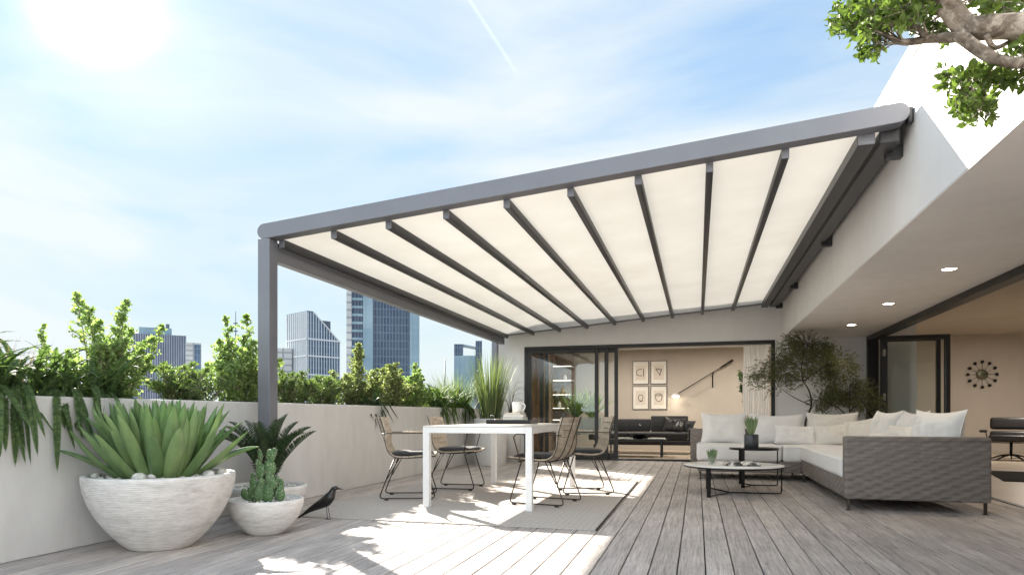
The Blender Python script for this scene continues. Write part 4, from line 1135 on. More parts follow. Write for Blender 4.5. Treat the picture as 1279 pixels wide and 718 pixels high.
# ================================================================== PLANTS IN THE TROUGH
def shrub(label, loc, stems, leaf_l, leaf_w, n_per, m_, twig=0.10, name='shrub', grp='shrubs in the planter trough', cat='shrub', barkm='bark', seed=0, stem_r=0.006, group=True):
    rg = random.Random(seed); t = thing(name, label, cat, loc, 0, grp)
    lf = MB(); st = MB()
    for (bx, by, tx, ty, h) in stems:
        a = Vector((bx, by, 0)); b = Vector((tx, ty, h)); mid = a.lerp(b, 0.5) + Vector((rg.uniform(-.05, .05), rg.uniform(-.05, .05), 0.04))
        pts = smooth_path([a, mid, b], 6)
        st.tube(pts, [stem_r * (1 - 0.8 * i / (len(pts) - 1)) for i in range(len(pts))], 5)
        k = len(pts) - 1
        nt = max(6, int(h / 0.020))
        for i in range(nt):
            s = 0.10 + 0.90 * (i + rg.random()) / nt; x = min(s * k, k - 0.001); q = pts[int(x)].lerp(pts[int(x) + 1], x - int(x))
            taper = max(0.25, math.sin(PI * min(1, 0.18 + s * 0.80)) ** 0.7)
            L = twig * taper * rg.uniform(0.6, 1.25)
            az = rg.uniform(0, 2 * PI); d = Vector((math.cos(az), math.sin(az), rg.uniform(0.2, 1.2))).normalized()
            e = q + d * L
            st.tube([q, q.lerp(e, .5) + Vector((0, 0, .006)), e], [stem_r * .35, stem_r * .28, stem_r * .12], 4, caps=False)
            for j in range(n_per):
                f = (j + rg.random()) / n_per; p = q.lerp(e, f)
                ld = (d * 0.55 + Vector((rg.gauss(0, 1), rg.gauss(0, 1), rg.gauss(0.15, 0.8)))).normalized()
                sd = ld.cross(Vector((rg.gauss(0, 1), rg.gauss(0, 1), rg.gauss(0, 1)))).normalized()
                l2 = leaf_l * rg.uniform(0.6, 1.15); lf.leaf(p, ld, sd, l2, leaf_w * l2 / leaf_l)
        for j in range(5):
            ld = ((b - mid).normalized() + rvec() * 0.6).normalized(); sd = ld.cross(rvec()).normalized(); lf.leaf(b, ld, sd, leaf_l, leaf_w)
    lf.build('foliage', M[m_], t); st.build('stems', M[barkm], t)
    return t
def stemset(n, rx_, ry_, spread, h0, h1, seed, tall=()):
    rg = random.Random(seed); out = []
    for i in range(n):
        bx, by = rg.uniform(-rx_, rx_), rg.uniform(-ry_, ry_)
        h = rg.uniform(h0, h1) * (1 - 0.35 * (abs(by) / max(ry_, .01)) ** 2)
        out.append((bx * .5, by * .5, bx + rg.uniform(-spread, spread), by + rg.uniform(-spread, spread), h))
    return out + list(tall)
ZS = 0.90
# tall pale shrub above the agave
shrub('tall loose bright green shrub with upswept branches above the agave bowl', (-4.22, 3.85, ZS),
      stemset(30, 0.20, 0.34, 0.10, 0.30, 0.52, 21, [(0, -.1, -.06, -.17, .80), (0, 0, .02, -.14, .70), (0, .02, .0, -.03, .62), (0, .08, 0.04, .16, .80), (.05, .1, .06, .10, .68), (0, .15, .02, .52, .66), (.0, .1, .04, .40, .55), (0, .1, .0, .24, .60)]),
      0.036, 0.029, 8, 'lf_light', 0.11, seed=1)
shrub('dense round dark green shrub with pale tips between the two bright shrubs', (-4.25, 4.68, ZS), stemset(30, 0.2, 0.36, 0.12, 0.2, 0.42, 22), 0.046, 0.013, 12, 'lf_mid', 0.13, seed=2)
shrub('full bright green shrub just left of the awning post', (-4.28, 5.45, ZS), stemset(30, 0.22, 0.38, 0.12, 0.4, 0.76, 23, [(0, -.1, 0, -.22, .86), (0, .1, 0, .08, .92), (0, .2, 0, .34, .80)]), 0.036, 0.028, 10, 'lf_light', 0.12, seed=3)
shrub('low fine-leaved dark hedge shrub right beside the awning post', (-4.25, 6.25, ZS), stemset(28, 0.2, 0.34, 0.05, 0.28, 0.42, 24), 0.034, 0.011, 14, 'lf_mid', 0.13, seed=4)
shrub('low fine-leaved green hedge shrub in front of the slant-topped tower', (-4.25, 6.95, ZS), stemset(28, 0.2, 0.36, 0.05, 0.28, 0.44, 25), 0.036, 0.012, 14, 'lf_mid', 0.13, seed=5)
shrub('yellow-green shrub with one tall bushy shoot left of the tall tower', (-4.25, 7.65, ZS), stemset(28, 0.22, 0.42, 0.16, 0.30, 0.62, 26, [(0, 0, 0.0, 0.05, .86), (0, .03, .04, 0.0, .80), (0, .0, -.02, .10, .76)]), 0.040, 0.028, 10, 'lf_rose', 0.13, seed=6)
shrub('reddish yellow-green bushy shrub in front of the tall glass tower', (-4.25, 8.55, ZS), stemset(32, 0.22, 0.50, 0.18, 0.30, 0.70, 27), 0.040, 0.028, 10, 'lf_rose', 0.14, seed=7)
shrub('green shrub with upright shoots at the right edge of the tall tower', (-4.25, 9.35, ZS), stemset(28, 0.22, 0.44, 0.14, 0.28, 0.6, 28, [(0, .1, 0, .15, .74), (0, 0, 0, .3, .66)]), 0.042, 0.026, 10, 'lf_light', 0.13, seed=8)
shrub('short sprig of bright leaves rising behind the trailing ferns at the left edge', (-4.35, 3.48, ZS), [(0, 0, 0, .02, .56), (0, 0, .03, -.03, .48), (0, 0, -.02, .05, .4)], 0.028, 0.02, 5, 'lf_light', 0.045, seed=9)
shrub('bright leafy shoot cut by the left edge of the photo', (-4.38, 2.98, ZS), [(0, 0, 0, -.02, .90), (0, 0, .03, .03, .62), (0, 0, -.02, -.06, .74)], 0.034, 0.024, 5, 'lf_light', 0.06, seed=10)

def fern(label, loc, n, L0, L1, seed, hang=0.6, facing=(1, 0), m_='lf_fern', pin=0.029, name='trailing_fern'):
    t = thing(name, label, 'fern', loc, 0, 'ferns trailing over the planter wall'); m = MB(); tb = MB(); rg = random.Random(seed)
    for k in range(n):
        if rg.random() < hang: az = math.atan2(facing[1], facing[0]) + rg.uniform(-.75, .75); dr = rg.uniform(2.2, 2.8); tl = R(rg.uniform(20, 50)); L = rg.uniform(L0, L1) * 0.92; el = True
        else: az = rg.uniform(0, 2 * PI); dr = rg.uniform(0.9, 2.0); tl = R(rg.uniform(8, 50)); L = rg.uniform(L0, L0 + (L1 - L0) * .5); el = False
        hd = Vector((math.cos(az), math.sin(az), 0))
        # trailing fronds start near the wall edge so that they clear it
        p = Vector((rg.uniform(-0.07, 0.08), rg.uniform(-0.26, 0.26), rg.uniform(0.0, 0.07)))
        frond(m, p, hd, tl, L, dr, pin * rg.uniform(.8, 1.1), int(L / 0.0115), 0.03, 0.12, 0.012, tb, el)
    m.build('fronds', M[m_], t); tb.build('midribs', M[m_], t)
    return t
XF = -3.99
fern('trailing sword fern at the left edge of the photo, hanging down the wall', (XF, 2.72, ZS + 0.03), 86, 0.35, 0.70, 31, hang=0.42)
fern('trailing sword fern with the longest hanging fronds, below the short sprig', (XF, 3.10, ZS + 0.03), 80, 0.32, 0.70, 32, hang=0.42)
fern('trailing sword fern hanging over the wall just left of the agave leaves', (XF, 3.45, ZS + 0.03), 71, 0.30, 0.60, 33, hang=0.42)
fern('dark trailing fern hanging over the wall below the yellow-green shrub', (XF, 7.45, ZS + 0.03), 34, 0.30, 0.52, 34, m_='lf_dark')
fern('bushy green trailing fern right of the tall tower, behind the dining chairs', (XF, 9.75, ZS + 0.05), 56, 0.40, 0.66, 35, m_='lf_fern2', hang=0.45)
fern('green trailing fern next to the tall grass, farthest of the ferns', (XF, 10.75, ZS + 0.05), 56, 0.40, 0.66, 36, m_='lf_fern2', hang=0.45)
fern('green trailing fern between the two far ferns', (XF, 10.25, ZS + 0.05), 40, 0.35, 0.6, 37, m_='lf_fern2', hang=0.4)

def grass(label, loc, n, h0, h1, lean, seed, m_='lf_grass', width=0.005, r0=0.08, name='ornamental_grass', parent=None, droop=0.6, grp=None):
    t = parent or thing(name, label, 'grass plant', loc, 0, grp); m = MB(); rg = random.Random(seed)
    for k in range(n):
        az = rg.uniform(0, 2 * PI); q = r0 * math.sqrt(rg.random()); hd = Vector((math.cos(az), math.sin(az), 0))
        p = Vector((q * math.cos(az), q * math.sin(az), 0)); tl = rg.uniform(0, lean) * (0.3 + 0.7 * q / r0); L = rg.uniform(h0, h1); seg = 7
        side = Vector((-hd.y, hd.x, 0)); side = (side + rvec() * .4).normalized(); rows = []; cu = rg.uniform(0.1, droop)
        for i in range(seg + 1):
            s = i / seg; w_ = width * (1 - s ** 1.8) + 0.0004; rows.append([p - side * w_, p + side * w_])
            p = p + (hd * math.sin(tl) + Vector((0, 0, math.cos(tl)))) * L / seg; tl += cu / seg * (0.4 + 1.5 * s)
        m.grid(rows, False)
    m.build('blades', M[m_], t); return t
grass('feathery pale pink grass behind the ferns at the left edge', (-4.32, 3.12, ZS), 170, 0.28, 0.50, 0.7, 41, 'lf_straw', 0.0022, 0.24, grp='small grasses in the trough')
grass('soft arching green grass behind the far ferns beside the tall grass', (-4.25, 11.2, ZS), 380, 0.5, 0.85, 0.6, 42, 'lf_grass', 0.004, 0.34, droop=1.2, grp='small grasses in the trough')
grass('dull green tuft behind the bushy fern right of the tall tower', (-4.3, 10.1, ZS), 260, 0.3, 0.55, 0.8, 43, 'lf_grass', 0.004, 0.3, droop=1.4, grp='small grasses in the trough')
gp_ = thing('tall_planter', 'round pale concrete planter in the far left corner of the terrace', 'planter', (-3.38, 10.65, 0))
w = MB(); w.lathe([(0, 0), (0.255, 0), (0.262, 0.01), (0.285, 0.78), (0.28, 0.79), (0.255, 0.79), (0.25, 0.74)], n=56); w.build('pot', M['parapet'], gp_)
w = MB(); w.disc((0, 0, 0.75), 0.252, 32); w.build('soil', M['soil'], gp_)
grass('tall upright ornamental grass in the round corner planter', (-3.38, 10.65, 0.75), 420, 0.7, 1.28, 0.42, 44, 'lf_grass', 0.006, 0.17, droop=0.5)
tw = thing('twig_plant', 'sparse dark arching twigs beside the sliding door, behind the tall grass', 'plant', (-3.30, 11.6, 0))
w = MB(); w.lathe([(0, 0), (0.17, 0), (0.20, 0.55), (0.19, 0.56), (0.17, 0.52), (0, 0.52)], n=32); w.build('pot', M['parapet'], tw)
m = MB(); rg = random.Random(45)
for k in range(20):
    az = rg.uniform(0, 6.28); hd = Vector((math.cos(az), math.sin(az), 0)); L = rg.uniform(0.25, 0.55); b = Vector((0, 0, .52)); a1 = b + hd * .08 + Vector((0, 0, rg.uniform(.5, .9))); a2 = a1 + hd * L * .7 + Vector((0, 0, rg.uniform(-.1, .18)))
    m.tube(smooth_path([b, a1, a2], 6), [0.005 * (1 - .07 * i) for i in range(13)], 4)
m.build('twigs', M['barkd'], tw)

# ================================================================== SMALL TREES BEHIND THE SOFA
def small_tree(label, loc, trunk, limbs, crowns, seed, n_tw, leaf_l=0.034, leaf_w=0.0095, pot=True, m_='lf_olive'):
    rg = random.Random(seed); t = thing('small_tree', label, 'tree', loc, 0, 'small airy trees in front of the white wall')
    st = MB(); st.tube(smooth_path(trunk, 5), [0.020 - 0.012 * i / (5 * (len(trunk) - 1)) for i in range(5 * (len(trunk) - 1) + 1)], 8)
    for lb in limbs:
        p = smooth_path(lb, 5); st.tube(p, [0.011 * (1 - .75 * i / (len(p) - 1)) for i in range(len(p))], 6)
    hubs = [Vector(lb[-1]) for lb in limbs] + [Vector(lb[1]) for lb in limbs] + [Vector(trunk[-1])]
    st.build('trunk', M['barkd'], t)
    lf = MB(); tg = MB()
    for (c, r, n) in crowns:
        for k in range(int(n * n_tw)):
            v = rvec() * (rg.random() ** 0.45); p = Vector(c) + Vector((v.x * r[0], v.y * r[1], v.z * r[2]))
            nz = noise.noise(p * 4.0 + Vector((seed, 0, 0)))
            if nz < -0.05 and rg.random() < 0.8: continue
            h = min(hubs, key=lambda q: (q - p).length)
            d = ((p - h).normalized() + rvec() * 0.55).normalized(); L = rg.uniform(0.07, 0.16); q = p + d * L
            q.y = min(q.y, 12.36 - loc[1]); p.y = min(p.y, 12.36 - loc[1])
            tg.tube([p - d * 0.05, p, q], [0.0022, 0.0018, 0.0007], 3, caps=False)
            for j in range(12):
                s = rg.random(); ld = (d + rvec() * 0.9).normalized(); sd = ld.cross(rvec()).normalized()
                lf.leaf(p.lerp(q, s), ld, sd, leaf_l * rg.uniform(.6, 1.15), leaf_w, .2, .1)
    lf.build('foliage', M[m_], t); tg.build('twigs', M['barkd'], t)
    w = MB(); w.lathe([(0, 0), (0.15, 0), (0.20, 0.40), (0.19, 0.41), (0.17, 0.36), (0, 0.36)], n=32); w.build('pot', M['parapet'], t)
    return t
small_tree('larger airy olive-like tree with a crooked bare trunk behind the sofa', (1.62, 11.2, 0),
    [(0, 0, .36), (.02, 0, .75), (.10, 0, 1.0), (.07, 0, 1.22), (-.02, 0, 1.38)],
    [[(.10, 0, 1.0), (-.14, 0, 1.12), (-.38, .05, 1.30)], [(-.02, 0, 1.38), (.22, .05, 1.55), (.50, .1, 1.70)], [(-.02, 0, 1.38), (-.05, -.05, 1.65), (.05, 0, 1.95)], [(-.02, 0, 1.38), (-.3, .1, 1.55), (-.45, 0, 1.75)]],
    [((0.0, 0, 1.68), (.52, .40, .38), 1.0), ((-.45, 0, 1.50), (.36, .30, .30), 0.35), ((.40, 0, 1.58), (.36, .32, .28), 0.45), ((.02, 0, 1.98), (.30, .25, .15), 0.25)], 51, 1150)
small_tree('smaller bushy tree behind the sofa corner, right of the larger tree', (2.28, 11.3, 0),
    [(0, 0, .36), (-.01, 0, .6), (.02, 0, .8), (0, 0, .95)],
    [[(0, 0, .8), (-.2, 0, 1.0), (-.42, .05, 1.12)], [(0, 0, .9), (.2, 0, 1.1), (.36, .05, 1.25)], [(0, 0, .95), (.0, -.05, 1.2), (.03, 0, 1.45)]],
    [((-0.02, 0, 1.16), (.38, .34, .30), 0.75), ((-.34, 0, 1.06), (.22, .24, .16), 0.16), ((.28, 0, 1.08), (.20, .24, .28), 0.16)], 52, 1000)

# ================================================================== OVERHANGING TREE, upper right
ot = thing('terrace_tree', 'tree with a thick pale mottled limb reaching in at the top right corner', 'tree', (0, 0, 0))
tr = MB()
base = Vector((1.16, 2.28, 0.0))
tr.tube(smooth_path([base, base + Vector((.03, .02, 1.0)), Vector((1.15, 2.30, 2.0)), at(1345, 95, 2.35), at(1300, 42, 2.45)], 6), [0.075 - 0.001 * i for i in range(25)], 12)
D = 2.55
def limb(pts, r0, r1, n=6):
    p = smooth_path([at(*q) for q in pts], n); k = len(p)
    rr_ = [(r0 + (r1 - r0) * i / (k - 1)) * (1 + 0.13 * noise.noise(p[i] * 9)) for i in range(k)]; tr.tube(p, rr_, 12); return p
limbs_ = []
limbs_.append(limb([(1310, 44, 2.45), (1275, 34, 2.48), (1240, 34, 2.52), (1208, 34, 2.58), (1185, 8, 2.60), (1165, -25, 2.60), (1150, -70, 2.6)], 0.052, 0.034))
limbs_.append(limb([(1225, 36, 2.55), (1195, 46, 2.60), (1160, 49, 2.68), (1128, 53, 2.74), (1105, 44, 2.80), (1075, 28, 2.85)], 0.026, 0.005))
limbs_.append(limb([(1198, 44, 2.56), (1222, 62, 2.52), (1248, 76, 2.48), (1285, 80, 2.42)], 0.024, 0.018))
limbs_.append(limb([(1262, 36, 2.5), (1262, 58, 2.54), (1250, 82, 2.58), (1240, 100, 2.62), (1229, 116, 2.64)], 0.012, 0.004))
limbs_.append(limb([(1232, 44, 2.5), (1242, 60, 2.52), (1262, 52, 2.54), (1285, 40, 2.5)], 0.010, 0.008))
limbs_.append(limb([(1160, 49, 2.66), (1140, 30, 2.7), (1122, 8, 2.74), (1110, -20, 2.8)], 0.010, 0.004))
limbs_.append(limb([(1185, 8, 2.6), (1150, 12, 2.7), (1115, 6, 2.8), (1080, 5, 2.85)], 0.010, 0.004))
lf = MB(); tg = MB(); rg = random.Random(61)
def clump(px, py, d, sx, sy, sd_, n, hub):
    hb = at(*hub)
    for k in range(6):
        e = at(px + sx * rg.uniform(-.7, .7), py + sy * rg.uniform(-.7, .7), d + rg.uniform(-sd_, sd_)); tr.tube(smooth_path([hb, hb.lerp(e, .5) + rvec() * .02, e], 5), [0.0045 - .00035 * i for i in range(11)], 5)
    for k in range(n):
        a = rg.gauss(0, .5); b = rg.gauss(0, .5)
        if a * a + b * b > 1.3: continue
        c = at(px + sx * a, py + sy * b, d + rg.uniform(-sd_, sd_))
        dr = ((c - hb).normalized() + rvec() * 0.7).normalized(); e = c + dr * 0.05
        tg.tube([c - dr * 0.04, c, e], [0.0018, 0.0014, 0.0006], 4, caps=False)
        for j in range(7):
            ld = (dr * .6 + rvec()).normalized(); sd = ld.cross(rvec()).normalized(); L = rg.uniform(0.028, 0.047)
            lf.leaf(c.lerp(e, rg.random()), ld, sd, L, L * 0.58, .2, .12)
for args in ((1065, 28, 2.85, 26, 24, .15, 34, (1128, 53, 2.74)), (1100, 20, 2.8, 36, 26, .2, 70, (1128, 53, 2.74)), (1140, 14, 2.75, 40, 24, .22, 80, (1160, 49, 2.68)), (1095, 55, 2.8, 16, 18, .1, 22, (1128, 53, 2.74)),
             (1175, 35, 2.8, 30, 12, .1, 22, (1195, 46, 2.6)), (1215, -4, 2.75, 60, 14, .2, 50, (1185, 8, 2.6)), (1120, -40, 2.8, 90, 40, .3, 90, (1165, -25, 2.6)), (1215, 112, 2.62, 26, 26, .12, 52, (1229, 116, 2.64)), (1222, 135, 2.62, 16, 16, .1, 16, (1229, 116, 2.64)),
             (1246, 92, 2.6, 14, 16, .08, 14, (1240, 100, 2.62)), (1282, 80, 2.5, 16, 26, .1, 34, (1285, 80, 2.42)), (1270, 12, 2.6, 30, 14, .15, 26, (1275, 34, 2.48)), (1190, 100, 2.65, 10, 10, .06, 6, (1229, 116, 2.64))):
    clump(*args)
tr.build('trunk', M['bark'], ot); lf.build('foliage', M['lf_tree'], ot); tg.build('twigs', M['bark'], ot)

# ================================================================== INTERIOR, ROOM BEHIND THE SLIDING DOORS
ds = thing('indoor_sofa', 'dark charcoal sofa under the four framed drawings', 'sofa', (-1.0, 14.9, 0))
def part_rbox(name, lo, hi, m_, parent, r=0.03, seg=3, M_=None):
    m = MB(); m.rbox(lo, hi, r, seg, M_); return m.build(name, M[m_], parent)
part_rbox('seat', (-1.15, -0.45, 0.30), (0.80, 0.30, 0.47), 'sofad', ds, 0.04)
part_rbox('base', (-1.15, -0.47, 0.20), (0.98, 0.40, 0.295), 'sofad', ds, 0.02)
part_rbox('backrest', (-1.10, 0.16, 0.475), (-0.02, 0.36, 0.76), 'sofad', ds, 0.03)
part_rbox('backrest', (-0.01, 0.16, 0.475), (0.80, 0.38, 0.83), 'sofad', ds, 0.03)
part_rbox('arm', (0.81, -0.45, 0.30), (1.0, 0.38, 0.56), 'sofad', ds, 0.03)
part_rbox('arm', (-1.32, -0.45, 0.30), (-1.16, 0.38, 0.60), 'sofad', ds, 0.03)
m = MB()
for x in (-0.85, -0.55, -0.25, 0.2, 0.55): m.ellipsoid((x, 0.158, 0.62), (0.012, 0.006, 0.012), None, 8, 6)
m.build('buttons', M['chrome'], ds)
for x, y in ((-1.2, -0.4), (0.9, -0.4), (-1.2, 0.33), (0.9, 0.33)):
    m = MB(); m.tube([(x, y, 0.2), (x + 0.02, y, 0)], [0.02, 0.013], 8); m.build('leg', M['blackm'], ds)
pillow('cushion', 'black cushion leaning on the right end of the charcoal indoor sofa', 0.46, 0.36, 0.14, (-0.52, 14.90, 0.47), (-22, 6, -8), 'leather', 21)
pillow('cushion', 'small grey cushion tucked behind the black cushion on the indoor sofa', 0.36, 0.30, 0.12, (-0.28, 14.94, 0.47), (-20, 10, -20), 'sofad', 22)
it = thing('low_table', 'long low black table in front of the charcoal indoor sofa', 'coffee table', (-1.15, 13.75, 0))
part_rbox('tabletop', (-0.65, -0.3, 0.33), (0.55, 0.3, 0.355), 'blackm', it, 0.006, 2)
for x in (-0.55, 0.45):
    m = MB(); m.box((x - 0.015, -0.28, 0), (x + 0.015, -0.25, 0.33)); m.box((x - 0.015, 0.25, 0), (x + 0.015, 0.28, 0.33)); m.box((x - 0.015, -0.25, 0.0), (x + 0.015, 0.25, 0.02)); m.build('leg', M['blackm'], it)
bk = thing('fruit_bowl', 'black shallow bowl with flaring rim on the indoor low table', 'bowl', (-1.15, 13.75, 0.356)); m = MB(); m.lathe([(0, 0), (0.05, 0), (0.13, 0.04), (0.22, 0.11), (0.216, 0.112), (0.12, 0.048), (0, 0.012)], n=32); m.build('bowl_shell', M['blackm'], bk)
for x, lab, a in ((-1.43, 'pale book lying left on the indoor low table', 6), (-0.80, 'white book lying right on the indoor low table', -4)):
    m = MB(); m.rbox((-0.16, -0.11, 0), (0.16, 0.11, 0.03), 0.003, 1); o = m.build('book', M['bookw'], None, (x, 13.62, 0.356)); o.rotation_euler.z = R(a); tag(o, lab, 'book')

# four framed drawings
shapes = {
 'half': ([[(-.06, -.07), (-.10, -.03), (-.10, .04), (-.05, .08), (.035, .085)], [(-.06, -.07), (.03, -.075)], [(.065, -.09), (.07, .09)]], 'framed line drawing of a half round and a bar, upper left of the four'),
 'tri': ([[(-.07, .09), (.07, .085), (.03, -.08), (-.075, .085)], [(-.05, .07), (.055, .07), (.02, -.06)]], 'framed line drawing of an inverted triangle, upper right of the four'),
 'ring': ([[(.05 * math.cos(t) * 1.1, .075 * math.sin(t)) for t in [i * .35 for i in range(19)]], [(-.055, -.02), (-.02, -.085), (.05, -.08)]], 'framed line drawing of a small ring, lower left of the four'),
 'shield': ([[(-.08, .07), (-.03, .10), (.05, .095), (.08, .05), (.065, -.06), (.01, -.095), (-.055, -.07), (-.085, .02), (-.08, .07)], [(-.07, .05), (.065, .055)]], 'framed line drawing of a shield shape, lower right of the four')}
for (px_, pz_, k) in ((-1.34, 1.885, 'half'), (-0.905, 1.885, 'tri'), (-1.34, 1.27, 'ring'), (-0.905, 1.27, 'shield')):
    t = thing('picture', shapes[k][1], 'picture', (px_, 16.4, pz_), 0, 'framed drawings on the beige wall')
    W, H = 0.195, 0.285
    m = MB(); f = 0.012
    m.box((-W, -0.028, -H), (-W + f, -0.002, H)); m.box((W - f, -0.028, -H), (W, -0.002, H)); m.box((-W + f, -0.028, -H), (W - f, -0.002, -H + f)); m.box((-W + f, -0.028, H - f), (W - f, -0.002, H)); m.build('frame', M['blackf'], t)
    m = MB(); m.box((-W + f, -0.012, -H + f), (W - f, -0.003, H - f)); m.build('mount', M['paper'], t)
    m = MB(); m.box((-W * .62, -0.0155, -H * .62), (W * .62, -0.0125, H * .62)); sh = m.build('sheet', M['paper2'], t)
    m = MB()
    for ln in shapes[k][0]: m.tube([(x, -0.018, z) for x, z in ln], 0.0065, 5)
    m.build('drawing', M['ink'], t)

# swing-arm wall lamp
wl_ = thing('wall_lamp', 'long black swing-arm wall lamp with a small lit shade beside the drawings', 'lamp', (0, 16.4, 0))
m = MB(); m.tube([(-0.44, -0.25, 1.36), (0.72, -0.25, 2.08)], 0.010, 8); m.tube([(0.52, -0.25, 1.955), (0.80, -0.25, 2.13)], [0.018, 0.03], 10); m.build('arm', M['blackm'], wl_)
m = MB(); m.tube([(0.36, -0.25, 1.86), (0.35, -0.02, 1.80), (0.35, -0.02, 1.50)], 0.014, 8); m.build('bracket', M['blackm'], wl_)
m = MB(); m.lathe([(0.02, 0.05), (0.06, 0.04), (0.13, -0.015), (0.125, -0.02), (0.05, 0.03), (0.0, 0.035)], (-0.5, -0.25, 1.31), 28); m.build('lamp_shade', M['whitem'], wl_)
m = MB(); m.ellipsoid((-0.5, -0.25, 1.30), (0.085, 0.085, 0.03)); m.build('bulb', M['lamp'], wl_)

# curtain
cu = thing('curtain', 'white pleated floor-length curtain at the right side of the sliding door opening', 'curtain', (0, 0, 0))
m = MB(); rows = []
for i in range(141):
    u = i / 140; x = 0.80 + 0.45 * u; row = []
    for j in range(12):
        z = 0.03 + 2.07 * j / 11; row.append((x + 0.01 * math.sin(j * .7 + u * 5), 12.66 + 0.045 * math.sin(u * 2 * PI * 5.5 + 0.25 * math.sin(j * .5)) + 0.01 * math.sin(u * 60), z))
    rows.append(row)
m.grid(rows); m.build('curtain_cloth', M['curtain'], cu)
m = MB(); m.box((-3.1, 12.62, 2.11), (1.3, 12.70, 2.13)); m.build('curtain_rail', M['whitem'], cu)
# leafy pot plant by the curtain
ip = thing('indoor_plant', 'dark broad-leaved plant beside the curtain, mostly hidden by it', 'plant', (1.10, 14.2, 0))
m = MB(); m.lathe([(0, 0), (0.16, 0), (0.19, 0.35), (0.18, 0.36), (0.16, 0.32), (0, 0.32)], n=32); m.build('pot', M['pot_grey'], ip)
lf = MB(); st = MB(); rg = random.Random(71)
for k in range(9):
    az = rg.uniform(0, 6.28); hd = Vector((math.cos(az), math.sin(az), 0)); b = Vector((0, 0, .32)); e = hd * rg.uniform(.1, .3) + Vector((0, 0, rg.uniform(1.3, 1.95)))
    p = smooth_path([b, b.lerp(e, .5) - hd * .05, e], 8); st.tube(p, 0.006, 5)
    for q in p[6:]:
        for j in range(5):
            d = (rvec() + Vector((0, 0, -.25))).normalized(); sd = d.cross(rvec()).normalized(); lf.leaf(q, d, sd, rg.uniform(.09, .14), .045)
lf.build('foliage', M['lf_dark'], ip); st.build('stems', M['barkd'], ip)

# left part of the room, seen through the glass
wd = thing('wardrobe', 'tall dark walnut cabinet behind the glass door at the left', 'cabinet', (-3.45, 15.0, 0))
m = MB(); m.box((-0.33, -0.3, 0.0), (0.10, 0.3, 2.35)); m.build('carcass', M['wood'], wd, bevel=0.003)
for x in (-0.22, -0.005):
    m = MB(); m.box((x - 0.1, -0.322, 0.08), (x + 0.1, -0.303, 2.3)); m.build('door', M['wood'], wd, bevel=0.003)
bs = thing('bookshelf', 'narrow open shelf unit with lit shelf edges behind the glass door', 'shelf', (-3.12, 15.6, 0))
m = MB(); m.box((-0.22, 0.16, 0), (0.24, 0.18, 2.35)); m.box((-0.24, -0.18, 0), (-0.222, 0.18, 2.35)); m.build('carcass', M['wood'], bs)
for z in (0.45, 0.72, 1.0, 1.32, 1.66, 2.0):
    m = MB(); m.box((-0.22, -0.18, z), (0.24, 0.158, z + 0.022)); sh = m.build('shelf', M['int_white'], bs)
    m = MB(); m.box((-0.21, -0.185, z + 0.002), (0.23, -0.181, z + 0.018)); m.build('light_strip', M['shelf_lit'], sh)
for i, (x, z, h, mm2) in enumerate(((-3.22, 1.682, 0.20, 'pot_grey'), (-3.06, 1.682, 0.13, 'ceramic'), (-3.12, 1.342, 0.17, 'bookb'), (-3.20, 1.022, 0.16, 'ceramic'), (-3.02, 1.022, 0.12, 'wood'), (-3.10, 0.742, 0.18, 'pot_grey'))):
    m = MB(); m.lathe([(0, 0), (0.035, 0), (0.05, h * .4), (0.045, h * .7), (0.02, h * .85), (0.025, h), (0, h)], n=16); o = m.build('vase', M[mm2], None, (x, 15.55, z + 0.001))
    tag(o, ['dark vase on the highest filled shelf', 'small white vase on the highest filled shelf', 'tan vase alone on the second filled shelf', 'white vase on the third filled shelf', 'small brown vase on the third filled shelf', 'dark vase on the lowest filled shelf'][i] + ' behind the glass', 'vase', 'vases on the lit shelves')
ag2 = thing('indoor_planter', 'white box planter on legs with a bushy green agave behind the glass door', 'potted plant', (-2.22, 13.35, 0))
m = MB(); m.rbox((-0.36, -0.16, 0.46), (0.36, 0.16, 0.80), 0.008, 2); m.build('box', M['whitem'], ag2)
for x in (-0.33, 0.33):
    for y in (-0.14, 0.14):
        m = MB(); m.box((x - 0.015, y - 0.015, 0), (x + 0.015, y + 0.015, 0.46)); m.build('leg', M['whitem'], ag2)
m = MB(); rg = random.Random(72)
for cxx in (-0.18, 0.14):
    for k in range(40):
        az = 2.399 * k; tl = R(5 + 50 * (k / 40)); hd = Vector((math.cos(az), math.sin(az), 0)); L = rg.uniform(.5, .72); p = Vector((cxx, 0, .79)) + hd * .03; side = Vector((-hd.y, hd.x, 0)); rows = []
        for i in range(9):
            s = i / 8; w_ = 0.028 * (.7 + .6 * s) * (1 - s ** 2.2) + .0008; nn = Vector((0, 0, 1)) * math.sin(tl) - hd * math.cos(tl)
            rows.append([p - side * w_ + nn * w_ * .4, p, p + side * w_ + nn * w_ * .4]); p = p + (hd * math.sin(tl) + Vector((0, 0, math.cos(tl)))) * L / 8; tl += .03
        m.grid(rows)
m.build('leaves', M['lf_light'], ag2)

